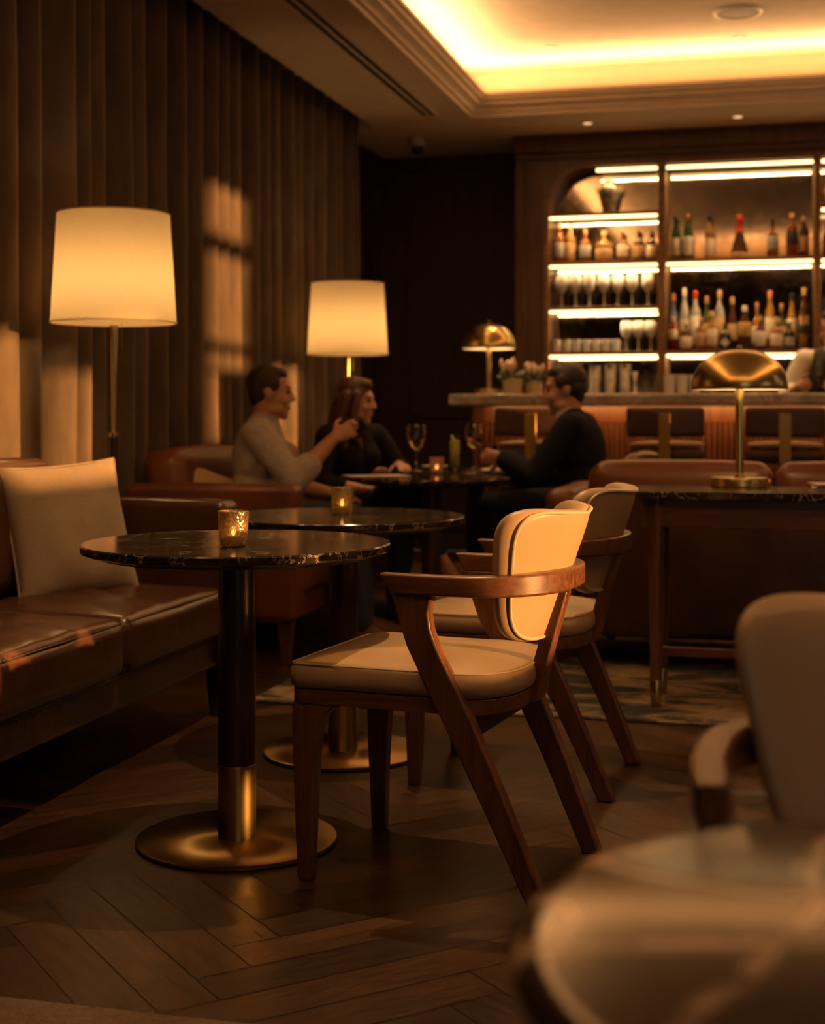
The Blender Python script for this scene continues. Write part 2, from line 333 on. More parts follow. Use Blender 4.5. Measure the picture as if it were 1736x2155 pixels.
# ------------------------------------------------------------------ mesh helpers
class MB:
    def __init__(s): s.v = []; s.f = []
    def add(s, vs, fs):
        n = len(s.v); s.v += [tuple(p) for p in vs]; s.f += [tuple(i+n for i in q) for q in fs]; return s
    def box(s, x0, x1, y0, y1, z0, z1, M=None):
        p = [Vector(q) for q in ((x0,y0,z0),(x1,y0,z0),(x1,y1,z0),(x0,y1,z0),(x0,y0,z1),(x1,y0,z1),(x1,y1,z1),(x0,y1,z1))]
        if M is not None: p = [M @ q for q in p]
        return s.add(p, [(0,3,2,1),(4,5,6,7),(0,1,5,4),(1,2,6,5),(2,3,7,6),(3,0,4,7)])
    def loft(s, rings, cap=True, closed=True):
        n = len(rings[0]); vs = [p for r in rings for p in r]; fs = []
        for i in range(len(rings)-1):
            for j in range(n if closed else n-1):
                k = (j+1) % n
                fs.append((i*n+j, i*n+k, (i+1)*n+k, (i+1)*n+j))
        if cap and closed:
            fs.append(tuple(reversed(range(n)))); fs.append(tuple((len(rings)-1)*n+j for j in range(n)))
        return s.add(vs, fs)
    def lathe(s, prof, seg=32, c=(0,0,0), cap=True):
        rings = [[(c[0]+r*math.cos(2*math.pi*j/seg), c[1]+r*math.sin(2*math.pi*j/seg), c[2]+z) for j in range(seg)] for r, z in prof]
        return s.loft(rings, cap)
    def tube(s, pts, r, seg=10, closed=False):
        pts = [Vector(p) for p in pts]; n = len(pts); rings = []; ref = None
        for i, p in enumerate(pts):
            a = pts[(i-1) % n] if (closed or i > 0) else p; c = pts[(i+1) % n] if (closed or i < n-1) else p
            t = (c-a).normalized()
            if ref is None:
                ref = t.orthogonal().normalized()
            ref = (ref-t*ref.dot(t)).normalized(); q = t.cross(ref)
            rr = r[i] if isinstance(r, (list, tuple)) else r
            rings.append([p+rr*(ref*math.cos(2*math.pi*j/seg)+q*math.sin(2*math.pi*j/seg)) for j in range(seg)])
        if closed: rings.append(rings[0]); return s.loft(rings, False)
        return s.loft(rings)
    def capsule(s, p0, r0, p1, r1, seg=14):
        p0, p1 = Vector(p0), Vector(p1); t = p1-p0
        if t.length < 1e-6: t = Vector((0, 0, 1e-4))
        t.normalize(); a = t.orthogonal().normalized(); c = t.cross(a); rings = []
        for k in range(5):
            th = math.pi/2*(1-k/4); rings.append((p0-t*r0*math.sin(th), max(r0*math.cos(th), r0*0.02)))
        for k in range(5):
            th = math.pi/2*k/4; rings.append((p1+t*r1*math.sin(th), max(r1*math.cos(th), r1*0.02)))
        return s.loft([[p+r*(a*math.cos(2*math.pi*j/seg)+c*math.sin(2*math.pi*j/seg)) for j in range(seg)] for p, r in rings])
    def ball(s, c, r, M=None, seg=16):
        c = Vector(c); rings = []
        for i in range(seg//2+1):
            th = -math.pi/2+math.pi*i/(seg//2); q = max(math.cos(th), 0.02)
            ring = []
            for j in range(seg):
                p = Vector((r[0]*q*math.cos(2*math.pi*j/seg), r[1]*q*math.sin(2*math.pi*j/seg), r[2]*math.sin(th)))
                if M is not None: p = M @ p
                ring.append(c+p)
            rings.append(ring)
        return s.loft(rings)
    def prism(s, poly, z0, z1):
        n = len(poly)
        return s.loft([[(x, y, z0) for x, y in poly], [(x, y, z1) for x, y in poly]])
    def extrude(s, poly3, off):
        off = Vector(off); return s.loft([[Vector(p) for p in poly3], [Vector(p)+off for p in poly3]])
    def xf(s, M):
        s.v = [tuple(M @ Vector(p)) for p in s.v]; return s
    def obj(s, name, mat, parent=None, smooth=True, bev=0.0, ang=38, segs=2, loc=None, rz=0.0):
        me = bpy.data.meshes.new(name); me.from_pydata(s.v, [], s.f); me.update()
        bm = bmesh.new(); bm.from_mesh(me); bmesh.ops.recalc_face_normals(bm, faces=bm.faces); bm.to_mesh(me); bm.free()
        return link(name, me, mat, parent, smooth, bev, ang, segs, loc, rz)
def link(name, me, mat, parent=None, smooth=True, bev=0.0, ang=38, segs=2, loc=None, rz=0.0):
    me.materials.append(mat)
    if smooth: me.polygons.foreach_set('use_smooth', [True]*len(me.polygons))
    try: me.set_sharp_from_angle(angle=math.radians(ang))
    except Exception: pass
    o = bpy.data.objects.new(name, me); COL.objects.link(o)
    if parent is not None: o.parent = parent
    if loc is not None: o.location = loc
    o.rotation_euler = (0, 0, rz)
    if bev:
        md = o.modifiers.new('bevel', 'BEVEL'); md.width = bev; md.segments = segs; md.limit_method = 'ANGLE'; md.angle_limit = math.radians(35); md.harden_normals = False
    return o
def thing(name, label, cat, loc=(0, 0, 0), rz=0.0, group=None):
    o = bpy.data.objects.new(name, None); COL.objects.link(o); o.empty_display_size = 0.1
    o.location = loc; o.rotation_euler = (0, 0, rz); return tag(o, label, cat, group)
def tag(o, label, cat, group=None):
    o['label'] = label; o['category'] = cat
    if group: o['group'] = group
    return o
def struct(o): o['kind'] = 'structure'; return o
def dup(root, loc, rz, label=None, group=None):
    r = root.copy(); COL.objects.link(r); r.location = loc; r.rotation_euler = (0, 0, rz)
    if label: r['label'] = label
    if group: r['group'] = group
    for ch in list(root.children):
        c = ch.copy(); COL.objects.link(c); c.parent = r
        for g in list(ch.children):
            d = g.copy(); COL.objects.link(d); d.parent = c
    return r
def smoothstep(a, b, x):
    t = max(0, min(1, (x-a)/(b-a))); return t*t*(3-2*t)
def rbox(sx, sy, sz, r, crown=0.0, crown_front=0.0, n=5, m=10, bulge=0.0):
    """soft rounded box, base at z=0, centred on x and y; crown puffs the top, bulge the sides"""
    def ax(h):
        inner = h-r
        a = [-h+r*(1-math.cos(math.pi/2*i/n)) for i in range(n)] + [-inner+2*inner*i/m for i in range(m+1)] + [h-r*(1-math.cos(math.pi/2*i/n)) for i in range(n-1, -1, -1)]
        return a
    hx, hy, hz = sx/2, sy/2, sz/2
    X, Y, Z = ax(hx), ax(hy), ax(hz)
    b = MB(); idx = {}
    def P(x, y, z):
        key = (round(x, 5), round(y, 5), round(z, 5))
        if key in idx: return idx[key]
        c = Vector((max(-hx+r, min(hx-r, x)), max(-hy+r, min(hy-r, y)), max(-hz+r, min(hz-r, z))))
        dlt = Vector((x, y, z))-c
        q = c+dlt.normalized()*r if dlt.length > 1e-9 else c
        wx = 1-(x/hx)**2; wy = 1-(y/hy)**2; wz = 1-(z/hz)**2
        if z > 0: q.z += crown*max(wx, 0)**0.6*max(wy, 0)**0.6*(z/hz)
        if bulge:
            q.x += bulge*wy*max(wz, 0)*(x/hx); q.y += bulge*wx*max(wz, 0)*(y/hy)
        b.v.append((q.x, q.y, q.z+hz)); idx[key] = len(b.v)-1; return idx[key]
    def face(A, B, fn):
        for i in range(len(A)-1):
            for j in range(len(B)-1):
                q = [fn(A[i], B[j]), fn(A[i+1], B[j]), fn(A[i+1], B[j+1]), fn(A[i], B[j+1])]
                if len(set(q)) == 4: b.f.append(tuple(q))
                elif len(set(q)) == 3: b.f.append(tuple(dict.fromkeys(q)))
    for sg in (-1, 1):
        face(X, Y, lambda x, y: P(x, y, sg*hz)); face(X, Z, lambda x, z: P(x, sg*hy, z)); face(Y, Z, lambda y, z: P(sg*hx, y, z))
    return b
def T(x, y, z, rz=0.0): return Matrix.Translation((x, y, z)) @ Matrix.Rotation(rz, 4, 'Z')
def basis(d, up=(0, 0, 1)):
    d = Vector(d).normalized(); s = Vector(up).cross(d).normalized(); u = d.cross(s)
    return d, s, u

# ================================================================== ROOM
# floor of herringbone boards laid at 45 degrees
def build_floor():
    bw, n = 0.115, 6; bl = bw*n
    vs, fs, uvs, tones = [], [], [], []
    c45 = math.sqrt(0.5)
    def put(a0, b0, a1, b1, along_a):
        q = [(a0, b0), (a1, b0), (a1, b1), (a0, b1)]
        p = [((a-bb)*c45, (a+bb)*c45) for a, bb in q]
        cx_, cy_ = sum(x for x, _ in p)/4, sum(y for _, y in p)/4
        if not (XL-0.6 < cx_ < XR+0.6 and YF-0.6 < cy_ < YB+0.6): return
        g = 0.0014; k = len(vs)
        q = [(a0+g, b0+g), (a1-g, b0+g), (a1-g, b1-g), (a0+g, b1-g)]
        for a, bb in q: vs.append(((a-bb)*c45, (a+bb)*c45, 0.0))
        fs.append((k, k+1, k+2, k+3))
        if along_a: uvs.extend([(0, 0), (bl, 0), (bl, bw), (0, bw)])
        else: uvs.extend([(0, 0), (0, bw), (bl, bw), (bl, 0)])
        tones.append(R.random())
    for i in range(-140, 160):
        for j in range(-6, 30):
            a, bq = i*bw+j*0, 0
            # herringbone lattice: horizontal board at (k*bw + m*bl*..)
    N = n
    for k in range(-160, 200):
        for mrow in range(-20, 24):
            a0 = k*bw+mrow*2*bl*0.5*1.0*2*0.5
            a0 = k*bw + mrow*bl*1.0
            b0 = k*bw - mrow*bl*1.0
            put(a0, b0, a0+bl, b0+bw, True)
            put(a0, b0+bw, a0+bw, b0+bw+bl, False)
    # dark slab in the joints
    k = len(vs); vs.extend([(XL, YF, -0.0015), (XR, YF, -0.0015), (XR, YB, -0.0015), (XL, YB, -0.0015)]); fs.append((k, k+1, k+2, k+3)); uvs.extend([(0, 0)]*4); tones.append(0.0)
    me = bpy.data.meshes.new('floor'); me.from_pydata(vs, [], fs); me.update()
    ul = me.uv_layers.new(name='board'); ul.data.foreach_set('uv', [x for p in uvs for x in p])
    at = me.attributes.new('tone', 'FLOAT', 'FACE'); at.data.foreach_set('value', tones)
    bm = bmesh.new(); bm.from_mesh(me)
    for co, no in (((XL, 0, 0), (-1, 0, 0)), ((XR, 0, 0), (1, 0, 0)), ((0, YF, 0), (0, -1, 0)), ((0, YB, 0), (0, 1, 0))):
        bmesh.ops.bisect_plane(bm, geom=bm.verts[:]+bm.edges[:]+bm.faces[:], plane_co=co, plane_no=no, clear_outer=True)
    bm.to_mesh(me); bm.free()
    return struct(link('floor', me, FLOORM, None, False))
build_floor()

# lower ceiling with the tray opening, trough and tray
b = MB()
b.box(-2.70, OX0, YF, 9.62, CEIL, CEIL+0.1); b.box(XL, OX0, 9.62, YB, CEIL, CEIL+0.1); b.box(XL-0.1, -2.70, YF, 9.62, CEIL+0.1, CEIL+0.12); b.box(OX1, XR, YF, YB, CEIL, CEIL+0.1)
b.box(OX0, OX1, YF, OY0, CEIL, CEIL+0.1); b.box(OX0, OX1, OY1, YB, CEIL, CEIL+0.1)
e = 0.28
b.box(OX0-e, OX0, OY0-e, OY1+e, CEIL+0.1, CEIL+0.102); b.box(OX1, OX1+e, OY0-e, OY1+e, CEIL+0.1, CEIL+0.102); b.box(OX0, OX1, OY0-e, OY0, CEIL+0.1, CEIL+0.102); b.box(OX0, OX1, OY1, OY1+e, CEIL+0.1, CEIL+0.102)
b.box(OX0-e-0.02, OX0-e, OY0-e, OY1+e, CEIL+0.1, TRAY); b.box(OX1+e, OX1+e+0.02, OY0-e, OY1+e, CEIL+0.1, TRAY)
b.box(OX0-e, OX1+e, OY0-e-0.02, OY0-e, CEIL+0.1, TRAY); b.box(OX0-e, OX1+e, OY1+e, OY1+e+0.02, CEIL+0.1, TRAY)
b.box(OX0-e, OX1+e, OY0-e, OY1+e, TRAY, TRAY+0.05)
struct(b.obj('ceiling', PLASTER, None, False))
# cornice running round the opening (profile: inset, height)
prof = [(0, 3.0), (0.012, 3.0), (0.018, 3.022), (0.034, 3.026), (0.042, 3.045), (0.058, 3.058), (0.080, 3.066), (0.086, 3.085), (0.108, 3.096), (0.116, 3.115), (0.130, 3.120), (0.130, 3.142), (0.105, 3.142), (0.0, 3.125), (-0.028, 3.0)]
rings = []
for (sx, sy) in ((0, 0), (1, 0), (1, 1), (0, 1)):
    rings.append([((OX1-q if sx else OX0+q), (OY1-q if sy else OY0+q), z) for q, z in prof])
rings.append(rings[0])
struct(MB().loft(rings, False).obj('trim_1', MOULD, None, True, ang=25))

# walls
struct(MB().box(XL-0.1, XL, YF, YB, 0, CEIL+0.1).obj('wall_left', PANELW, None, False))
b = MB().box(XL-0.1, XR+0.08, YB, YB+0.1, 0, CEIL+0.1)
def panel_frame(b, x0, x1, z0, z1, y, depth=0.025, wd=0.03):
    b.box(x0, x1, y-depth, y, z0, z0+wd); b.box(x0, x1, y-depth, y, z1-wd, z1); b.box(x0, x0+wd, y-depth, y, z0+wd, z1-wd); b.box(x1-wd, x1, y-depth, y, z0+wd, z1-wd)
    b.box(x0+wd, x1-wd, y-depth*0.35, y, z0+wd, z1-wd)
panel_frame(b, -2.78, -1.86, 1.02, 2.80, YB); panel_frame(b, -2.78, -1.86, 0.16, 0.90, YB)
b.box(XL, -1.8, YB-0.045, YB, CEIL-0.10, CEIL)
struct(b.obj('wall_back', PANELW, None, False, 0.004))
b = MB()
for (y0, y1) in ((9.72, 10.66),):
    for z0, z1 in ((1.02, 2.80), (0.16, 0.90)):
        wd = 0.03
        b.box(XL, XL+0.025, y0, y1, z0, z0+wd); b.box(XL, XL+0.025, y0, y1, z1-wd, z1); b.box(XL, XL+0.025, y0, y0+wd, z0+wd, z1-wd); b.box(XL, XL+0.025, y1-wd, y1, z0+wd, z1-wd)
b.box(XL, XL+0.045, 9.5, YB-0.045, CEIL-0.10, CEIL)
struct(b.obj('trim_2', PANELW, None, False, 0.004))
FW = (0.7, 2.9, 0.3, 2.75)  # unseen opening behind the camera, added for soft fill and brass highlights
b = MB().box(XL, FW[0], YF-0.1, YF, 0, CEIL); b.box(FW[1], XR, YF-0.1, YF, 0, CEIL); b.box(FW[0], FW[1], YF-0.1, YF, 0, FW[2]); b.box(FW[0], FW[1], YF-0.1, YF, FW[3], CEIL)
struct(b.obj('wall_front', plain('front_wall_paint', (0.10, 0.065, 0.04), 0.7), None, False))

# unseen right wall: openings shaped so the sun lands on chosen patches
def win_from(X, y0, y1, z0, z1):
    """wall opening whose light lands on the upright patch y0..y1, z0..z1 at distance X"""
    t = XR-X; return (y0-t*SUN_TY, y1-t*SUN_TY, z0+t*SUN_TZ, z1+t*SUN_TZ)
CURX = -2.74
holes = [win_from(CURX, 6.80, 7.40, 1.28, 2.24),       # tall patch on the curtain
         win_from(CURX, 6.80, 6.98, 0.9, 1.28),
         win_from(-0.50, 2.99, 3.52, 0.50, 0.90),     # the near chair
         win_from(CURX, 4.2, 5.02, 0.78, 1.38),
         win_from(CURX, 5.18, 5.55, 0.78, 1.24),       # low patch beside the first lamp
         win_from(CURX, 7.75, 8.25, 0.8, 1.34),
         win_from(XL, 9.95, 10.04, 2.08, 2.42),
         win_from(-1.25, 3.30, 3.44, 0.03, 0.17)]  # added slot, there only to throw sun on the table's brass sleeve
b = MB(); ys = sorted({YF, YB} | {h[0] for h in holes} | {h[1] for h in holes})
for ya, yb_ in zip(ys[:-1], ys[1:]):                       # wall strips between and around the openings
    cut = sorted((h[2], h[3]) for h in holes if h[0] <= ya+1e-6 and h[1] >= yb_-1e-6); zp = 0
    for za, zb_ in cut:
        if za > zp: b.box(XR, XR+0.08, ya, yb_, zp, za)
        zp = max(zp, zb_)
    b.box(XR, XR+0.08, ya, yb_, zp, CEIL)
struct(b.obj('wall_right', plain('right_wall_paint', (0.16, 0.10, 0.06), 0.7), None, False))
for i, (y0, y1, z0, z1) in enumerate(holes):
    b = MB(); t = 0.012
    b.box(XR+0.02, XR+0.06, y0, y0+t, z0, z1); b.box(XR+0.02, XR+0.06, y1-t, y1, z0, z1); b.box(XR+0.02, XR+0.06, y0, y1, z0, z0+t); b.box(XR+0.02, XR+0.06, y0, y1, z1-t, z1)
    if i == 0:
        tt = XR-CURX
        for zz, hh in ((1.93, 0.05), (1.40, 0.03)):
            b.box(XR+0.02, XR+0.05, y0, y1, zz+tt*SUN_TZ-hh, zz+tt*SUN_TZ+hh)
    struct(b.obj('unseen_window_%d' % (i+1), DARKW, None, False))
b = MB(); x0, x1, z0, z1 = FW
for xa, xb, za, zb_ in ((x0, x0+0.05, z0, z1), (x1-0.05, x1, z0, z1), (x0, x1, z0, z0+0.05), (x0, x1, z1-0.05, z1), ((x0+x1)/2-0.02, (x0+x1)/2+0.02, z0, z1), (x0, x1, 1.5, 1.54)): b.box(xa, xb, YF-0.07, YF-0.02, za, zb_)
struct(b.obj('unseen_window_%d' % (len(holes)+1), DARKW, None, False))

# curtain
def build_curtain():
    y0, y1 = 1.6, 9.58; ny = 900; zs = [0.02, 0.3, 0.7, 1.1, 1.5, 1.9, 2.3, 2.7, 2.9, CEIL+0.07]
    # irregular pleats
    edges = [y0]
    while edges[-1] < y1: edges.append(edges[-1]+R.uniform(0.15, 0.25))
    amp = [R.uniform(0.11, 0.155) for _ in edges]; skew = [R.uniform(0.3, 0.7) for _ in edges]
    rows = []
    for z in zs:
        row = []
        for i in range(ny+1):
            y = y0+(y1-y0)*i/ny
            k = max(j for j in range(len(edges)) if edges[j] <= y+1e-9); k = min(k, len(edges)-2)
            t = (y-edges[k])/(edges[k+1]-edges[k])
            t = t**(math.log(0.5)/math.log(skew[k]))
            f = (math.sin(math.pi*t))**0.8
            hz = 0.90+0.12*(1-z/CEIL)
            x = CURX-0.150+amp[k]*f*hz+0.012*mnoise.noise(Vector((0, y*3, z*0.9)))
            row.append((x, y+0.01*mnoise.noise(Vector((3, y*4, z*0.7))), z))
        rows.append(row)
    o = MB().loft(rows, False, False).obj('curtain', VELVET, None, True, ang=80)
    md = o.modifiers.new('cloth_thickness', 'SOLIDIFY'); md.thickness = 0.006; md.offset = -1
    return o
tag(build_curtain(), 'floor-to-ceiling brown velvet curtain in deep pleats along the side wall', 'curtain')

# linear air slot
t = thing('air_vent', 'long dark double-slot air vent in the ceiling above the curtain', 'vent', (-2.225, 6.1, CEIL))
for x in (-0.026, 0.026):
    MB().box(x-0.017, x+0.017, -3.15, 3.15, -0.004, -0.0005).obj('slot', BLACKM, t, False)
b = MB()
for x in (-0.052, 0.0, 0.052): b.box(x-0.009, x+0.009, -3.17, 3.17, -0.010, 0)
b.obj('frame', PLASTER, t, False)
# recessed downlights
DLG = emit('downlight_lens', (1.0, 0.62, 0.30), 1.6)
def downlight(loc, label, grp):
    t = thing('ceiling_downlight', label, 'downlight', loc, 0, grp)
    MB().lathe([(0.032, -0.001), (0.034, -0.007), (0.046, -0.006), (0.048, 0.0)], 24, cap=False).obj('trim_ring', WHITEP, t)
    MB().lathe([(0.001, -0.003), (0.033, -0.003), (0.033, -0.001)], 20).obj('lens', DLG, t)
downlight((-1.25, 9.77, CEIL), 'small round downlight in the ceiling border, nearer the wood-panelled corner', 'downlights')
downlight((-0.258, 9.79, CEIL), 'small round downlight in the ceiling border, above the shelf of large bottles', 'downlights')
downlight((-1.387, 9.0, TRAY), 'small round downlight in the raised ceiling, far from the speaker', 'downlights')
downlight((-0.232, 9.04, TRAY), 'small round downlight in the raised ceiling just behind the speaker', 'downlights')
t = thing('ceiling_speaker', 'flat round grey speaker grille set in the raised ceiling', 'speaker', (-0.223, 8.46, TRAY))
MB().lathe([(0.118, -0.001), (0.120, -0.012), (0.138, -0.009), (0.142, 0.0)], 40, cap=False).obj('rim', WHITEP, t)
MB().lathe([(0.001, -0.009), (0.119, -0.007), (0.119, -0.001)], 40).obj('grille', plain('speaker_grille', (0.30, 0.26, 0.22), 0.6, 0, 0.3, 400), t)
t = thing('security_camera', 'white and black dome security camera below the ceiling corner', 'camera', (-2.50, 10.02, CEIL))
MB().lathe([(0.05, 0.0), (0.055, -0.01), (0.055, -0.055), (0.05, -0.06)], 28).obj('housing', WHITEP, t)
MB().lathe([(0.043, -0.06), (0.043, -0.075)] + [(0.043*math.cos(a*math.pi/12), -0.075-0.043*math.sin(a*math.pi/12)) for a in range(1, 6)] + [(0.001, -0.118)], 28).obj('dome', plain('smoked_dome', (0.01, 0.009, 0.008), 0.1), t)

# ================================================================== BAR BACK
BX0, BX1 = -1.80, 2.62
bays = [(-1.574, -0.81), (-0.757, 0.236), (0.28, 1.273), (1.326, 2.09)]
ZT, RA, MIRY = 2.79, 0.31, 10.36
lx0, lx1 = bays[0][0], bays[-1][1]
bb = thing('back_bar', 'tall wooden back bar with arched corner and lit open shelves', 'shelving', (0, 0, 0))
def arch_pts(off=0.0, n=14):
    """opening outline going up the left side, over the arch and down the right; off grows it outward"""
    p = [(lx0-off, 0.9)]
    for i in range(n+1):
        a = math.pi-math.pi/2*i/n; p.append((lx0+RA+(RA+off)*math.cos(a), ZT-RA+(RA+off)*math.sin(a)))
    for i in range(n+1):
        a = math.pi/2-math.pi/2*i/n; p.append((lx1-RA+(RA+off)*math.cos(a), ZT-RA+(RA+off)*math.sin(a)))
    p.append((lx1+off, 0.9)); return p
# surround: face with the arched opening, returning to the mirror
inn = arch_pts(0.0); outp = []
for (x, z) in inn:
    pass
n = len(inn)
outer = []
for i, (x, z) in enumerate(inn):
    if i == 0: outer.append((BX0, 0.9))
    elif i == n-1: outer.append((BX1, 0.9))
    else:
        if x < lx0+RA-1e-6: outer.append((BX0, z) if i < 10 else (BX0+(x-lx0)*0.2, CEIL))
        elif x > lx1-RA+1e-6: outer.append((BX1, z) if i > n-11 else (BX1, CEIL))
        else: outer.append((x, CEIL))
outer[1:15] = [(BX0, 0.9+(CEIL-0.9)*k/9) for k in range(1, 10)] + [(BX0+(lx0+RA-BX0)*k/5, CEIL) for k in range(1, 6)]
mid = outer[15]
outer[16:30] = [(lx1-RA+(BX1-lx1+RA)*k/5, CEIL) for k in range(0, 5)] + [(BX1, CEIL-(CEIL-0.9)*k/9) for k in range(0, 9)]
outer[15] = (lx0+RA, CEIL)
b = MB()
r_f_o = [(x, BARF, z) for x, z in outer]; r_f_i = [(x, BARF, z) for x, z in inn]; r_b_i = [(x, MIRY, z) for x, z in inn]; r_b_o = [(x, YB-0.03, z) for x, z in outer]
b.loft([r_b_o, r_f_o, r_f_i, r_b_i], False, False)
b.box(BX0, lx0, BARF, YB-0.03, 0, 0.9); b.box(lx1, BX1, BARF, YB-0.03, 0, 0.9)
b.obj('surround', PORTALW, bb, True, ang=30)
b = MB(); b.box(BX0-0.02, BX1+0.02, BARF-0.05, BARF, CEIL-0.13, CEIL-0.003); b.box(BX0-0.01, BX1+0.01, BARF-0.025, BARF, CEIL-0.17, CEIL-0.13)
b.box(BX0-0.012, BX0+0.055, BARF-0.025, BARF, 0.0, CEIL-0.17); b.box(BX1-0.055, BX1+0.012, BARF-0.025, BARF, 0, CEIL-0.17)
b.obj('cornice', PORTALW, bb, False, 0.006)
# trim round the opening
ro, ri = arch_pts(0.032), arch_pts(-0.004)
MB().loft([[(x, BARF, z) for x, z in ro], [(x, BARF-0.022, z) for x, z in ro], [(x, BARF-0.022, z) for x, z in ri], [(x, BARF+0.03, z) for x, z in ri]], False, False).obj('opening_trim', SHELFW, bb, True, ang=30)
# mirror back
MB().loft([[(x, MIRY-0.001, z) for x, z in inn], [(x, MIRY-0.001, 0.9) for x, z in inn]], False, False).obj('mirror', MIRROR, bb, False)
MB().box(lx0, lx1, BARF-0.02, MIRY, 0.0, 0.9).obj('base_cabinet', PORTALW, bb, False, 0.004)
for i in range(3):
    MB().box(bays[i][1], bays[i+1][0], BARF-0.012, MIRY-0.002, 0.9, ZT).obj('upright', SHELFW, bb, False, 0.004)
LZ = [2.427, 2.083, 1.765, 1.447]
def shelf(i, zl):
    x0, x1 = bays[i]
    s = MB().box(x0, x1, BARF+0.006, MIRY-0.003, zl+0.016, zl+0.042).obj('shelf', SHELFW, bb, False, 0.002)
    MB().box(x0+0.006, x1-0.006, BARF+0.010, BARF+0.022, zl-0.003, zl+0.0155).obj('led_strip', LED, s, False)
for i in (0, 3):
    for zl in LZ: shelf(i, zl)
for i in (1, 2):
    shelf(i, LZ[1]); shelf(i, LZ[3])
shelf(2, LZ[0])
for i in range(4):
    x0, x1 = bays[i]
    if i == 0: x0 += RA+0.02
    if i == 3: x1 -= RA+0.02
    MB().box(x0+0.006, x1-0.006, BARF+0.010, BARF+0.024, ZT-0.037, ZT-0.018).obj('led_strip', LED, bb, False)
for i in range(4):            # the strips' own light, thrown down and back from under each board
    x0, x1 = bays[i]
    for zl in ([ZT-0.05]+LZ if i in (0, 3) else [ZT-0.05, LZ[1], LZ[3]]):
        xa = x0+RA if (i == 0 and zl > 2.6) else x0
        area_light('shelf_light', ((xa+x1)/2, BARF+0.027, zl+0.004), (0, 0.15, -1), x1-xa-0.03, 0.006, 7.0*(x1-xa), (1, 0.6, 0.25))

# ------------------------------------------------------------------ glassware and bottles
def lathe_obj(prof, name, mat, parent=None, seg=20, c=(0, 0, 0)):
    return MB().lathe(prof, seg, c).obj(name, mat, parent, True, ang=50)
PROF = {  # outline of the glass (radius, height) as fractions of a unit bottle: radius of body 1, height 1
 'round':  [(0.9, 0), (1, 0.02), (1, 0.56), (0.92, 0.62), (0.55, 0.70), (0.36, 0.75), (0.34, 0.93), (0.38, 0.935), (0.38, 0.96), (0.30, 0.965)],
 'tall':   [(0.9, 0), (1, 0.02), (1, 0.60), (0.85, 0.68), (0.42, 0.78), (0.36, 0.84), (0.36, 0.93), (0.40, 0.935), (0.40, 0.96), (0.32, 0.965)],
 'slope':  [(0.9, 0), (1, 0.02), (1, 0.50), (0.80, 0.63), (0.45, 0.78), (0.36, 0.86), (0.34, 0.93), (0.38, 0.935), (0.38, 0.96), (0.30, 0.965)],
 'squat':  [(0.88, 0), (1, 0.03), (1, 0.50), (0.90, 0.60), (0.45, 0.68), (0.30, 0.72), (0.28, 0.88), (0.33, 0.89), (0.33, 0.92), (0.26, 0.925)],
 'cone':   [(0.92, 0), (1, 0.03), (0.98, 0.14), (0.62, 0.42), (0.36, 0.60), (0.30, 0.68), (0.28, 0.92), (0.32, 0.93), (0.32, 0.96), (0.25, 0.965)],
}
BCOL = {'amber': (0.50, 0.17, 0.03), 'gold': (0.75, 0.42, 0.10), 'green': (0.06, 0.18, 0.035), 'clear': (0.85, 0.82, 0.76), 'black': (0.02, 0.015, 0.012), 'brown': (0.16, 0.055, 0.02), 'red': (0.35, 0.02, 0.015), 'blue': (0.30, 0.36, 0.50), 'olive': (0.16, 0.17, 0.05)}
def bottle_glass(k):
    nm = 'bottle_glass_'+k
    if nm in MATS: return MATS[nm]
    m, nt, b = newmat(nm); c = BCOL[k]
    n = noise(nt, coords(nt), 14, 2)
    nt.links.new(ramp(nt, n, [(0.3, tuple(x*0.8 for x in c)), (0.7, c)]), b.inputs['Base Color'])
    b.inputs['Transmission Weight'].default_value = 0.25 if k in ('black',) else 0.65
    b.inputs['Roughness'].default_value = 0.08; b.inputs['IOR'].default_value = 1.35
    return m
LCOL = {'cream': (0.62, 0.52, 0.38), 'white': (0.62, 0.58, 0.52), 'black': (0.02, 0.018, 0.016), 'grey': (0.30, 0.28, 0.27), 'gold': (0.42, 0.27, 0.09), 'tan': (0.42, 0.25, 0.13)}
CCOL = {'black': (0.015, 0.012, 0.010), 'red': (0.42, 0.03, 0.02), 'gold': (0.45, 0.29, 0.10), 'white': (0.60, 0.54, 0.46), 'cork': (0.38, 0.20, 0.09), 'copper': (0.45, 0.17, 0.07)}
def colmat(pre, tbl, k, rough=0.6):
    nm = pre+k
    return MATS[nm] if nm in MATS else plain(nm, tbl[k], rough, 0, 0.1, 60)
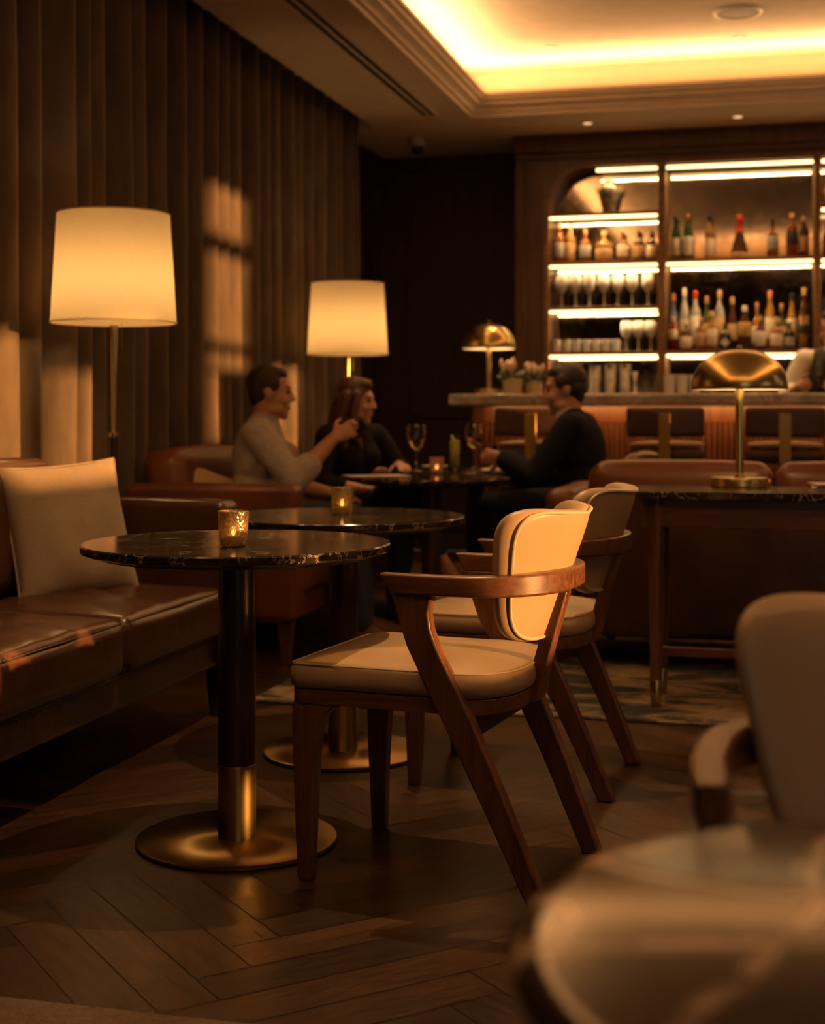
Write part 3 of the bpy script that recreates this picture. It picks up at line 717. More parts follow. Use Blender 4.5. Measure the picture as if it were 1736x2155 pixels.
def bottle(loc, h, r, kind, glass, lab, cap, label, group, labz=(0.10, 0.45), diamond=False, wrap=None):
    t = thing('bottle', label, 'bottle', loc, R.uniform(0, 6.28) if not diamond else -math.pi/2, group)
    p = [(q*r, z*h) for q, z in PROF[kind]]
    lathe_obj(p, 'bottle_glass', bottle_glass(glass), t)
    nk = p[-1][0]
    cz = p[-3][1]*0.985
    lathe_obj([(nk*1.15, cz-h*0.05), (nk*1.32, cz-h*0.045), (nk*1.32, h*0.985), (nk*1.2, h)], 'cap', colmat('cap_', CCOL, cap, 0.4), t, 14)
    if wrap:
        pr = [(q*r*1.03, z*h) for q, z in PROF[kind] if wrap[0] <= z <= wrap[1]]
        lathe_obj(pr, 'foil', colmat('cap_', CCOL, wrap[2], 0.35), t)
    if lab:
        if diamond:
            b = MB(); s = r*0.85; pts = []
            for a in range(4): pts.append((0.0, s*math.cos(a*math.pi/2), h*0.28+s*math.sin(a*math.pi/2)))
            b.extrude([(r*0.93, y, z) for _, y, z in pts], (r*0.1, 0, 0)).obj('label', colmat('label_', LCOL, lab, 0.7), t, False)
        else:
            body = [q for q, z in PROF[kind] if z < labz[1]]
            rr = r*1.012
            if kind == 'cone': labz = (0.03, 0.13)
            lathe_obj([(rr*0.99, labz[0]*h), (rr, labz[0]*h+0.001), (rr, labz[1]*h-0.001), (rr*0.99, labz[1]*h)], 'label', colmat('label_', LCOL, lab, 0.7), t)
    return t
S1, S2, S3, S4 = [z+0.0425 for z in LZ]
def hpx(u, Y, vt, zb): return ZV(vt, DEP(u, Y))-zb
gA = 'spirit bottles on the upper left shelf'
YM = 10.262
for (u, vt, r, kd, gl, lb, cp, lab, lz) in [
  (1179, 470, 0.036, 'round', 'amber', 'grey', 'cork', 'amber whisky bottle with grey label, beside the left end of the shelf', (0.15, 0.5)),
  (1201, 472, 0.034, 'tall', 'gold', 'tan', 'gold', 'tall golden bottle with tan label, second along the upper left shelf', (0.1, 0.5)),
  (1232, 482, 0.042, 'squat', 'amber', 'grey', 'copper', 'squat amber bottle with copper stopper and dark grey label', (0.15, 0.5)),
  (1271, 486, 0.062, 'squat', 'gold', 'tan', 'cork', 'wide round-shouldered decanter bottle with tan label', (0.08, 0.42)),
  (1310, 487, 0.040, 'squat', 'amber', 'cream', 'black', 'square-shouldered amber bottle with small black stopper and pale label', (0.15, 0.52)),
  (1344, 484, 0.036, 'round', 'brown', 'tan', 'black', 'dark bottle with tan label and black cap, left of the shelf-end pair', (0.12, 0.5)),
  (1370, 484, 0.036, 'round', 'brown', 'cream', 'black', 'dark bottle with cream label and black cap at the upright', (0.12, 0.5))]:
    x = XY(u, YM); bottle((x, YM, S2), hpx(u, YM, vt, S2), r, kd, gl, lb, cp, lab, gA, lz)
gB = 'spirit bottles on the upper middle shelf'
for (u, vt, r, kd, gl, lb, cp, lab, lz, wr) in [
  (1421, 455, 0.035, 'slope', 'green', 'cream', 'black', 'dark green bottle at the left end of the upper middle shelf', (0.1, 0.5), None),
  (1447, 450, 0.037, 'slope', 'green', 'white', 'copper', 'bright green bottle with white label beside the darker green one', (0.1, 0.5), None),
  (1493, 454, 0.033, 'tall', 'gold', 'cream', 'black', 'slim amber bottle with cream label standing alone', (0.08, 0.48), None),
  (1556, 452, 0.062, 'cone', 'brown', 'tan', 'red', 'cone-shaped dark liqueur bottle with red neck', (0.03, 0.13), (0.44, 0.95, 'red')),
  (1626, 461, 0.040, 'squat', 'amber', 'grey', 'black', 'round-shouldered whisky bottle with grey label and black cap', (0.2, 0.55), None),
  (1667, 448, 0.040, 'tall', 'amber', 'black', 'gold', 'tall amber bottle with black label near the right upright', (0.3, 0.55), None),
  (1692, 455, 0.035, 'tall', 'brown', 'tan', 'cork', 'brown bottle with tan label touching the right upright', (0.12, 0.5), None)]:
    bottle((XY(u, YM), YM, S2), hpx(u, YM, vt, S2), r, kd, gl, lb, cp, lab, gB, lz, False, wr)
gC = 'crowded bottles on the lower middle shelf'
YR, YQ = 10.305, 10.215
for (u, vt, r, kd, gl, lb, cp, lab, lz) in [
  (1417, 618, 0.032, 'round', 'blue', 'tan', 'copper', 'bluish back-row bottle against the left upright', (0.2, 0.5)),
  (1440, 606, 0.033, 'tall', 'clear', 'cream', 'white', 'tall clear back-row bottle with white cap', (0.1, 0.5)),
  (1463, 612, 0.034, 'tall', 'clear', 'white', 'red', 'clear back-row bottle with bright red cap', (0.1, 0.58)),
  (1487, 624, 0.033, 'round', 'olive', 'tan', 'cork', 'olive green back-row bottle with tan label', (0.2, 0.5)),
  (1514, 610, 0.034, 'tall', 'clear', 'tan', 'gold', 'frosted pale back-row bottle with gold cap', (0.1, 0.55)),
  (1541, 626, 0.033, 'slope', 'brown', 'tan', 'gold', 'brown back-row bottle with long gold neck', (0.2, 0.5)),
  (1593, 637, 0.035, 'squat', 'gold', 'cream', 'cork', 'short golden back-row bottle with cork stopper', (0.15, 0.5)),
  (1620, 612, 0.034, 'tall', 'gold', 'cream', 'copper', 'tall golden back-row bottle with copper cap', (0.2, 0.55)),
  (1644, 639, 0.035, 'squat', 'olive', 'tan', 'cork', 'short olive back-row bottle with cork stopper', (0.2, 0.5)),
  (1666, 617, 0.032, 'slope', 'gold', 'cream', 'black', 'amber back-row bottle with pale patterned label and black cap', (0.2, 0.55)),
  (1692, 606, 0.034, 'tall', 'brown', 'tan', 'gold', 'tall brown back-row bottle beside the right upright', (0.2, 0.55))]:
    bottle((XY(u, YR), YR, S4), hpx(u, YR, vt, S4), r, kd, gl, lb, cp, lab, gC, lz)
for (u, vt, r, kd, gl, lb, cp, lab, lz, dm) in [
  (1416, 668, 0.036, 'round', 'red', 'cream', 'gold', 'red front-row bottle with cream label by the left upright', (0.35, 0.62), False),
  (1443, 672, 0.042, 'squat', 'brown', 'cream', 'white', 'squat dark front-row bottle with square cream label', (0.08, 0.45), False),
  (1475, 668, 0.036, 'round', 'amber', 'tan', 'cork', 'amber front-row bottle with tan label below the red cap', (0.12, 0.55), False),
  (1498, 655, 0.036, 'round', 'gold', 'cream', 'gold', 'yellow front-row bottle with tall cream label', (0.12, 0.55), False),
  (1526, 680, 0.040, 'squat', 'black', 'white', 'black', 'short black front-row bottle with white diamond label', (0.1, 0.5), True),
  (1567, 643, 0.042, 'slope', 'brown', 'gold', 'white', 'clear-necked front-row bottle with gold and white label', (0.3, 0.62), False),
  (1600, 665, 0.036, 'round', 'brown', 'white', 'cork', 'front-row bottle with tall white label below the gold bottles', (0.12, 0.55), False),
  (1634, 668, 0.042, 'squat', 'amber', 'cream', 'gold', 'square dark front-row bottle with wide cream label', (0.1, 0.5), False),
  (1661, 678, 0.036, 'round', 'black', 'grey', 'black', 'black front-row bottle with small grey label', (0.12, 0.45), False),
  (1690, 655, 0.036, 'round', 'gold', 'black', 'black', 'golden front-row bottle with black label at the right upright', (0.4, 0.65), False)]:
    bottle((XY(u, YQ), YQ, S4), hpx(u, YQ, vt, S4), r, kd, gl, lb, cp, lab, gC, lz, dm)
for (zz, gl, lb, lab) in ((S2, 'amber', 'white', 'amber bottle just past the right upright, beyond the middle bay'), (LZ[0]+0.0425, 'gold', 'tan', 'golden bottle on the top shelf just past the right upright')):
    bottle((0.335, YM, zz), 0.25, 0.036, 'round', gl, lb, 'black', lab, None)

# wine glasses, tumblers
WG = [(0.033, 0), (0.034, 0.003), (0.006, 0.007), (0.0045, 0.02), (0.0045, 0.085), (0.012, 0.093), (0.030, 0.112), (0.041, 0.140), (0.043, 0.160), (0.040, 0.190), (0.036, 0.212), (0.0345, 0.212), (0.0385, 0.190), (0.0415, 0.160), (0.0395, 0.141), (0.029, 0.1145), (0.011, 0.097), (0.0005, 0.095)]
def wine_glass(loc, label, group=None, k=1.0, seg=20, wine=None, gm=None):
    gm = gm or GLASS
    t = thing('wine_glass', label, 'wine glass', loc, 0, group)
    pr = [(r*k, z*k) for r, z in WG]
    MB().lathe(pr[:6], seg).obj('stem', gm, t)
    MB().lathe(pr[5:], seg, cap=False).obj('bowl', gm, t, True, ang=60)
    if wine: MB().lathe([(0.004*k, 0.097*k), (0.0105*k, 0.0985*k), (0.0285*k, 0.1150*k), (0.0385*k, 0.1415*k), (0.0395*k, 0.147*k)], seg).obj('wine', wine, t)
    return t
gg = 'wine glasses on the glass shelf'
src = None
for i, (u, Y) in enumerate([(1183, 10.215), (1181, 10.311), (1212, 10.215), (1210, 10.311), (1241, 10.215), (1239, 10.311), (1271, 10.235), (1300, 10.24), (1330, 10.24), (1363, 10.24)]):
    lb = 'stemmed wine glass in the row on the shelf below the left bottles'
    if src is None: src = wine_glass((XY(u, Y), Y, S3), lb, gg, 1.08, 20, None, GLASSB)
    else: dup(src, (XY(u, Y), Y, S3), 0, lb, gg)
for i, (u, Y) in enumerate([(1318, 10.23), (1343, 10.23), (1369, 10.23)]):
    o = dup(src, (XY(u, Y), Y, S4), 0, 'stemmed wine glass beside the row of short tumblers', 'wine glasses beside the tumblers'); o.scale = (0.92, 0.92, 0.92)
TB = [(0.026, 0), (0.029, 0.002), (0.0325, 0.085), (0.031, 0.085), (0.027, 0.012), (0.0005, 0.011)]
def tumbler(loc, label, group=None, mat=None):
    return tag(MB().lathe(TB, 20).obj('tumbler', mat or GLASSB, None, True, ang=50, loc=loc), label, 'glass', group)
src_t = None
for i in range(7):
    for Y in (10.205, 10.29):
        u = 1173+i*20.5; x = XY(u, Y)
        lb = 'short clear tumbler in the double row on the lowest left shelf'
        if src_t is None: src_t = tumbler((x, Y, S4), lb, 'tumblers on the lowest left shelf')
        else:
            c = src_t.copy(); COL.objects.link(c); c.location = (x, Y, S4)
# vase on the top shelf
VASEM = plain('painted_vase', (0.17, 0.14, 0.10), 0.3, 0, 0.75, 22)
vx = XY(1282, YM)
t = thing('vase', 'dark patterned ceramic vase on the top shelf below the arch', 'vase', (vx, YM, S1))
lathe_obj([(0.045, 0), (0.048, 0.006), (0.055, 0.05), (0.070, 0.11), (0.078, 0.155), (0.072, 0.185), (0.050, 0.20), (0.046, 0.212), (0.056, 0.222), (0.052, 0.224), (0.042, 0.212), (0.045, 0.2)], 'body', VASEM, t, 32)
for sg in (-1, 1):
    MB().tube([(sg*0.072, 0, 0.18), (sg*0.088, 0, 0.19), (sg*0.090, 0, 0.165), (sg*0.078, 0, 0.145)], 0.006, 8).obj('handle', VASEM, t)

# ================================================================== BAR COUNTER
t = thing('bar_counter', 'long bar counter with grey marble top and reeded wooden front', 'bar', (0, 0, 0))
ZC = 1.17
def roundrect(x0, x1, y0, y1, r, n=8):
    p = []
    for cx_, cy_, a0 in ((x1-r, y0+r, -90), (x1-r, y1-r, 0), (x0+r, y1-r, 90), (x0+r, y0+r, 180)):
        for i in range(n+1):
            a = math.radians(a0+90*i/n); p.append((cx_+r*math.cos(a), cy_+r*math.sin(a)))
    return p
o = MB().prism(roundrect(-1.93, 2.6, BY0, 9.14, 0.04), ZC-0.068, ZC).obj('countertop', GREYM, t, False, 0.014, segs=3)
b = MB().box(-1.82, 2.6, BY0+0.25, 9.0, 0.0, ZC-0.07).obj('body', PORTALW, t, False, 0.003)
MB().box(-1.825, 2.6, BY0+0.232, BY0+0.25, 1.0, ZC-0.071).obj('lit_panel', REEDW, t, False, 0.002)
b = MB(); pts = []; x = -1.82; wv = 0.032
while x < 2.58:
    for k in range(6):
        a = math.pi*k/5; pts.append((x+wv/2-wv/2*0.94*math.cos(a), BY0+0.25-0.016*math.sin(a)))
    x += wv
b.loft([[(px_, py_, 0.10) for px_, py_ in pts], [(px_, py_, 1.0) for px_, py_ in pts]], False, False)
b.obj('reeded_panel', REEDW, t, True, ang=30)
MB().box(-1.80, 2.6, BY0+0.236, BY0+0.25, 0.0, 0.10).obj('plinth', DARKW, t, False)

# bar stools
def bar_stool():
    t = thing('bar_stool', '', 'bar stool', (0, 0, 0))
    # local x across, y towards the bar, origin on the floor below the seat centre
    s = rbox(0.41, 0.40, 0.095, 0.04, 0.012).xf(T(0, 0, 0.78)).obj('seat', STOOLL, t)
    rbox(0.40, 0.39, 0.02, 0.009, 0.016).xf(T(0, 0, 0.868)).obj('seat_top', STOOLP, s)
    b = rbox(0.425, 0.05, 0.165, 0.024, 0.0, m=12)
    b.v = [(x, y+0.55*x*x-0.004, z) for x, y, z in b.v]
    b.xf(T(0, -0.225, 0.925)).obj('backrest', STOOLL, t)
    b = MB().box(-0.032, 0.032, -0.262, -0.250, 0.74, 1.055); b.box(-0.032, 0.032, -0.262, -0.02, 0.735, 0.747)
    b.obj('back_bracket', BRASSD, t, False, 0.002)
    for sx in (-1, 1):
        for sy in (-1, 1):
            p0 = Vector((sx*0.16, sy*0.15, 0.775)); p1 = Vector((sx*0.21, sy*0.20, 0.0))
            MB().loft([[p1+Vector(q)*0.013 for q in ((-1,-1,0),(1,-1,0),(1,1,0),(-1,1,0))], [p0+Vector(q)*0.02 for q in ((-1,-1,0),(1,-1,0),(1,1,0),(-1,1,0))]]).obj('leg', WAL_Z, t, False, 0.003)
    q = 0.19
    MB().tube([(-q, -q+0.01, 0.28), (q, -q+0.01, 0.28), (q, q-0.01, 0.28), (-q, q-0.01, 0.28)], 0.009, 8, True).obj('footrest', BRASSD, t)
    return t
st = None
for i, (u, lab) in enumerate([(1118, 'bar stool behind the man in the dark suit, half hidden'), (1399, 'bar stool in the gap between the suited man and the brass lamp'), (1652, 'bar stool behind the brass console lamp, right of its stem')]):
    x = XY(u, 8.0)
    if st is None: st = bar_stool(); st.location = (x, 8.225, 0); st['label'] = lab; st['group'] = 'bar stools'
    else: dup(st, (x, 8.225, 0), 0, lab, 'bar stools')

# brass dome lamps
def dome_lamp(loc, label, rs, stem_h, dome_h, base_r, watts, rz):
    t = thing('table_lamp', label, 'lamp', loc, rz)
    MB().lathe([(base_r*0.98, 0), (base_r, 0.004), (base_r, 0.030), (base_r*0.985, 0.034), (0.02, 0.037)], 56).obj('base', BRASS, t, ang=25)
    MB().lathe([(base_r*0.11, 0), (base_r*0.11, 0.012)], 14).xf(Matrix.Translation((base_r*0.98, 0, 0.017)) @ Matrix.Rotation(math.pi/2, 4, 'Y')).obj('switch', BRASS, t)
    MB().lathe([(0.020, 0.036), (0.020, 0.046), (0.0155, 0.048), (0.0155, stem_h+dome_h*0.6), (0.006, stem_h+dome_h*0.8), (0.006, stem_h+dome_h)], 28).obj('stem', BRASSL, t)
    n = 18; pr = []
    for i in range(n+1):
        a = math.pi/2*i/n; pr.append((max(rs*math.cos(a)**0.85, 0.004) if i < n else 0.004, stem_h+0.012+(dome_h-0.012)*math.sin(a)**1.05))
    sh = MB().lathe([(rs*0.985, stem_h)] + [(rs, stem_h+0.002)] + pr, 72, cap=False).obj('lamp_shade', BRASSL, t, ang=60)
    MB().lathe([(rs*0.984, stem_h+0.0005)]+[(max(q-0.004, 0.006), z-0.003) for q, z in pr], 56, cap=False).obj('lining', LINING, sh, ang=60)
    MB().lathe([(0.005, stem_h+dome_h-0.002), (0.012, stem_h+dome_h+0.002), (0.012, stem_h+dome_h+0.012), (0.006, stem_h+dome_h+0.016)], 18).obj('finial', BRASSL, t)
    MB().ball((0.045, 0, stem_h+dome_h*0.45), (0.02, 0.02, 0.026)).obj('bulb', emit('lamp_bulb_small', (1.0, 0.62, 0.27), watts) if 'lamp_bulb_small' not in MATS else MATS['lamp_bulb_small'], t)
    return t
ZCON = 0.782
lc = W((1556-CU)/F*5.42, 5.42)
dome_lamp((lc.x, lc.y, ZCON), 'large brass dome lamp standing on the dark marble console', 0.178, 0.364, 0.150, 0.105, 140, YAW)
lb_ = W((1028-CU)/F*8.95, 8.95)
dome_lamp((lb_.x, lb_.y, ZC), 'brass dome lamp standing on the marble bar beside the flowers', 0.166, 0.283, 0.16, 0.085, 60, YAW)

# things on the bar
def potted(loc, label, k, petals):
    t = thing('potted_flowers', label, 'plant', loc)
    MB().lathe([(0.045*k, 0), (0.048*k, 0.004), (0.056*k, 0.085*k), (0.052*k, 0.085*k), (0.048*k, 0.07*k)], 24).obj('pot', plain('ceramic_pot', (0.50, 0.40, 0.25), 0.5), t) if 'ceramic_pot' not in MATS else MB().lathe([(0.045*k, 0), (0.048*k, 0.004), (0.056*k, 0.085*k), (0.052*k, 0.085*k), (0.048*k, 0.07*k)], 24).obj('pot', MATS['ceramic_pot'], t)
    b = MB(); fl = MB()
    for i in range(26):
        a = R.uniform(0, 6.28); d = R.uniform(0.2, 1)*0.07*k; h = R.uniform(0.085, 0.12)*k
        c = Vector((d*math.cos(a), d*math.sin(a), h)); M = Matrix.Rotation(a, 3, 'Z') @ Matrix.Rotation(R.uniform(0.2, 1.2), 3, 'Y')
        b.ball(c, (0.014*k, 0.008*k, 0.026*k), M, 8)
    b.obj('leaves', MATS.get('leaf_green') or plain('leaf_green', (0.035, 0.06, 0.015), 0.5, 0, 0.4, 40), t)
    for i in range(petals):
        a = R.uniform(0, 6.28); d = R.uniform(0.1, 1)*0.06*k; h = R.uniform(0.135, 0.185)*k
        b2 = MB().tube([(d*0.3*math.cos(a), d*0.3*math.sin(a), 0.08*k), (d*math.cos(a), d*math.sin(a), h-0.01)], 0.0025, 6); b2.ball((d*math.cos(a), d*math.sin(a), h), (0.011*k, 0.011*k, 0.024*k), None, 10)
        fl.add(b2.v, b2.f)
    fl.obj('flowers', MATS.get('pale_petal') or plain('pale_petal', (0.62, 0.42, 0.30), 0.6, 0, 0.1, 30), t)
p = W((1078-CU)/F*8.9, 8.9, ZC); potted(p, 'pale pot of tall cream flowers on the bar beside the lamp', 1.15, 9)
p = W((1124-CU)/F*8.95, 8.95, ZC); potted(p, 'low pot of white flowers on the bar behind the suited man', 1.0, 11)
for i, (u, vt, lab) in enumerate([(1251, 770, 'steel cocktail shaker just behind the suited man\'s head'), (1284, 766, 'steel cocktail shaker in the middle of the three'), (1315, 766, 'steel cocktail shaker nearest the small bar tools')]):
    d = 8.95; p = W((u-CU)/F*d, d, ZC); h = ZV(vt, d)-ZC
    t = thing('cocktail_shaker', lab, 'shaker', p, 0, 'cocktail shakers on the bar')
    lathe_obj([(0.030, 0), (0.033, 0.004), (0.0425, h*0.98), (0.0435, h), (0.041, h)], 'tin', STEEL, t, 32)
    lathe_obj([(0.0436, h*0.965), (0.0445, h*0.97), (0.0445, h*1.0), (0.041, h*1.0)], 'rim', STEEL, t, 32)
for i, (u, vt, k, lab) in enumerate([(1336, 782, 'jigger', 'small hourglass steel jigger on the bar right of the shakers'), (1359, 780, 'decanter_glass', 'little stoppered glass bottle on the bar, the taller one'), (1379, 772, 'dropper_bottle', 'slim glass bottle with long neck on the bar by the upright')]):
    d = 8.92; p = W((u-CU)/F*d, d, ZC); h = ZV(vt, d)-ZC
    if k == 'jigger':
        t = thing('jigger', lab, 'bar tool', p); lathe_obj([(0.022, 0), (0.024, 0.002), (0.007, h*0.5), (0.007, h*0.54), (0.026, h), (0.024, h)], 'cups', STEEL, t)
    else:
        t = thing('bitters_bottle', lab, 'bottle', p)
        lathe_obj([(0.022, 0), (0.024, 0.003), (0.024, h*0.40), (0.010, h*0.55), (0.008, h*0.86)], 'bottle_glass', GLASS, t); lathe_obj([(0.010, h*0.86), (0.011, h), (0.006, h*1.01)], 'stopper', GLASS, t, 12)
for i, (u, lab) in enumerate([(1409, 'upturned clear rocks glass on the bar by the upright'), (1435, 'clear rocks glass between two others on the bar'), (1461, 'clear rocks glass on the bar touching the lamp shade outline')]):
    d = 8.95; p = W((u-CU)/F*d, d, ZC)
    t = tag(MB().lathe([(0.030, 0), (0.033, 0.003), (0.0365, 0.125), (0.0345, 0.125), (0.031, 0.014), (0.0005, 0.012)], 24).obj('rocks_glass', GLASSB, None, True, ang=50, loc=p), lab, 'glass', 'rocks glasses on the bar')
p = W((1722-CU)/F*8.95, 8.95, ZC); wine_glass(p, 'stemmed glass on the bar in front of the bartender', None, 1.0)

# ================================================================== CHAIRS
def chair():
    """walnut armchair: x forwards, y to the sitter's left, origin on the floor"""
    t = thing('armchair', '', 'chair')
    # seat cushion on rounded outline
    def outline(grow=0.0, n=20):
        p = []
        fx, hw, bx = 0.328+grow, 0.240+grow, -0.195-grow
        for a in range(0, 7):   # front right corner
            th = math.radians(-90+90*a/6); r = 0.03; p.append((fx-r+r*math.cos(th), -hw+r+r*math.sin(th)))
        for a in range(0, 7):
            th = math.radians(90*a/6); r = 0.03; p.append((fx-r+r*math.cos(th), hw-r+r*math.sin(th)))
        for i in range(1, 6): p.append((fx-0.03-(fx-0.03+0.02)*i/6, hw))
        for a in range(0, n+1): # rear is a wide rounded bow
            th = math.radians(90+180*a/n); c, s_ = math.cos(th), math.sin(th)
            p.append((-0.02+(abs(bx)-0.02)*math.copysign(abs(c)**0.62, c), hw*math.copysign(abs(s_)**0.62, s_)))
        for i in range(1, 6): p.append((-0.02+(fx-0.03+0.02)*i/6, -hw))
        return p
    ol = outline()
    def ring(inset, z, crown=0.0):
        r = []
        for x, y in ol:
            c = Vector((0.05, 0)); v = Vector((x, y))-c; L = v.length; k = max(0.0, 1-inset/L) if inset < 0.9 else 0
            r.append((c.x+v.x*k, c.y+v.y*k, z))
        return r
    rings = [ring(0.012, 0.4372), ring(0.002, 0.444), ring(-0.002, 0.462), ring(0.000, 0.480), ring(0.006, 0.489), ring(0.010, 0.492), ring(0.014, 0.4935), ring(0.04, 0.501), ring(0.08, 0.508), ring(0.13, 0.513), ring(0.18, 0.516), ring(0.21, 0.517)]
    b = MB().loft(rings)
    seat = b.obj('seat_cushion', CREAM, t, ang=60)
    # stitched seam round the top edge
    MB().tube([(x*0.985+0.05*0.015, y*0.985, 0.4925) for x, y in ol], 0.0022, 6, True).obj('seam', PIPE, seat)
    # seat rail
    o2 = outline(-0.006); i2 = outline(-0.05)
    b = MB().loft([[(x, y, 0.404) for x, y in o2], [(x, y, 0.437) for x, y in o2], [(x, y, 0.437) for x, y in i2], [(x, y, 0.404) for x, y in i2], [(x, y, 0.404) for x, y in o2]], False)
    b.obj('seat_rail', WAL_X, t, ang=30, bev=0.002)
    # front legs with a curved shoulder under the rail
    for sg in (-1, 1):
        y1 = sg*0.232; y0 = sg*0.190
        xf = 0.318
        prof = [(xf, 0.404), (xf, 0.38), (xf-0.004, 0.2), (xf-0.012, 0.006), (xf-0.016, 0.0), (xf-0.044, 0.0), (xf-0.048, 0.006), (xf-0.054, 0.2), (xf-0.060, 0.30), (xf-0.066, 0.345), (xf-0.080, 0.378), (xf-0.098, 0.395), (xf-0.125, 0.404)]
        r0 = [(x, y1 if z > 0.3 else y1-sg*0.004*(1-z/0.3), z) for x, z in prof]; r1 = [(x, y0+(sg*0.010*(1-z/0.404)), z) for x, z in prof]
        MB().loft([r0, r1]).obj('front_leg', WAL_Z, t, False, 0.004, segs=3)
    # slanted rear legs carrying the arms
    for sg in (-1, 1):
        ax = [  # (x front edge, x rear edge, z)
            (0.066, -0.030, 0.665), (0.061, -0.028, 0.650), (0.053, -0.022, 0.625), (0.042, -0.027, 0.59), (0.0280, -0.042, 0.55), (-0.050, -0.121, 0.40), (-0.150, -0.208, 0.20), (-0.236, -0.282, 0.015), (-0.242, -0.286, 0.0)]
        def yo(z): return 0.258-0.02*(z < 0.3)*(1-z/0.3)
        rf = [(a, sg*yo(z), z) for a, c, z in ax]+[(c, sg*yo(z), z) for a, c, z in reversed(ax)]
        rb = [(a, sg*(yo(z)-0.036), z) for a, c, z in ax]+[(c, sg*(yo(z)-0.036), z) for a, c, z in reversed(ax)]
        MB().loft([rf, rb]).obj('rear_leg', WAL_Z, t, False, 0.005, segs=3)
    # bent arm and back rail, one piece
    path = [(0.066, 0.242), (0.03, 0.246), (-0.03, 0.248), (-0.09, 0.244)]
    for a in range(1, 12):
        th = math.radians(90+90*a/11*1.0); c, s_ = math.cos(th), math.sin(th)
        path.append((-0.09-0.178*abs(c)**0.95, 0.244*s_**0.8))
    path[-1] = (-0.268, 0.0)
    path = path+[(x, -y) for x, y in reversed(path[:-1])]
    P = [Vector((x, y, 0)) for x, y in path]; rings = []
    for i, p in enumerate(P):
        tt = (P[min(i+1, len(P)-1)]-P[max(i-1, 0)]).normalized(); nn = Vector((-tt.y, tt.x, 0))
        th = 0.019 if 0 < i < len(P)-1 else 0.017
        x = p.x; zt = 0.7075+0.004*smoothstep(-0.1, -0.26, x); zb = 0.663
        a = p+nn*th; c = p-nn*th
        e0 = Vector((0.028, 0, 0)) if i in (0, len(P)-1) else Vector((0, 0, 0))   # front ends are cut on the slant
        rings.append([(a.x+e0.x*0.0, a.y, zb), (a.x+e0.x, a.y, zt), (c.x+e0.x, c.y, zt), (c.x, c.y, zb)])
    MB().loft(rings).obj('arm_rail', WAL_X, t, True, 0.006, ang=35, segs=3)
    # centre post behind the backrest
    rings = []
    for z, x, wy, wx in ((0.404, -0.180, 0.040, 0.020), (0.437, -0.190, 0.030, 0.019), (0.48, -0.202, 0.024, 0.018), (0.56, -0.224, 0.021, 0.017), (0.656, -0.252, 0.021, 0.016)):
        rings.append([(x-wx, -wy, z), (x+wx, -wy, z), (x+wx, wy, z), (x-wx, wy, z)])
    MB().loft(rings).obj('back_post', WAL_Z, t, True, 0.004, ang=35)
    # stretcher below the seat
    MB().loft([[(-0.098+dx, s_*0.226, 0.352+dz) for dx, dz in ((-0.02, 0), (0.02, -0.008), (0.026, 0.034), (-0.010, 0.044))] for s_ in (-1, 1)]).obj('stretcher', WAL_X, t, False, 0.004)
    # backrest: curved padded shell, wider at the top
    zb, zt = 0.545, 0.852
    def bo(n=64):
        p = []
        for i in range(n):
            th = 2*math.pi*i/n; c, s_ = math.cos(th), math.sin(th)
            e = 0.42
            a = math.copysign(abs(c)**e, c); q = math.copysign(abs(s_)**e, s_)     # rounded square
            p.append((a, q))
        return p
    def mapb(a, q, off):
        """a across -1..1, q up -1..1, off: -1 rear face .. +1 front face"""
        tq = (q+1)/2
        hw = 0.176+0.056*smoothstep(0, 1, tq*0.9+0.05)
        y = a*hw
        z = zb+(zt-zb)*tq
        z += (0.022*a*a-0.012*(1-a*a))*tq*tq       # saddle along the top
        z += 0.010*(a*a)*(1-tq)**2                  # lower corners lift
        lean = -0.196-0.078*tq-0.012*tq*tq
        x = lean+0.108*(a*a)*(0.40+0.60*tq)+0.025*off*(0.8+0.45*tq)
        return (x, y, z)
    o_ = bo(); rings = []
    for k, off in ((0.0, -1.0), (0.25, -0.99), (0.5, -0.97), (0.75, -0.93), (0.90, -0.86), (0.955, -0.80), (0.985, -0.62), (1.0, -0.30), (1.005, 0.1), (0.99, 0.5), (0.96, 0.78), (0.90, 0.95), (0.75, 1.08), (0.5, 1.18), (0.25, 1.22), (0.0, 1.23)):
        rings.append([mapb(a*max(k, 0.01), q*max(k, 0.01), off) for a, q in o_])
    br = MB().loft(rings).obj('backrest', CREAM, t, ang=70)
    MB().tube([mapb(a*0.955, q*0.955, -0.88) for a, q in o_], 0.0042, 8, True).obj('piping', PIPE, br)
    return t
ch = chair()
def setchair(o, xc, d, deg): p = W(xc, d); o.location = (p.x, p.y, 0.0125 if p.y > 5 else 0); o.rotation_euler = (0, 0, math.radians(deg)+CYAW)
setchair(ch, 0.107, 3.374, 158.5); ch['label'] = 'taupe leather walnut armchair with sunlit back, tucked at the front round table'; ch['group'] = 'walnut armchairs'
c2 = dup(ch, (0, 0, 0), 0, 'taupe leather walnut armchair in shade at the second round table', 'walnut armchairs'); setchair(c2, 0.3475, 4.235, 162)
c3 = dup(ch, (0, 0, 0), 0, 'blurred armchair in the near corner facing the brown marble table', 'walnut armchairs'); setchair(c3, 0.541, 1.405, 257.5)
c4_ = dup(ch, (0, 0, 0), 0, 'armchair the man in the dark suit sits on', 'walnut armchairs'); setchair(c4_, 0.93, 7.32, 165)

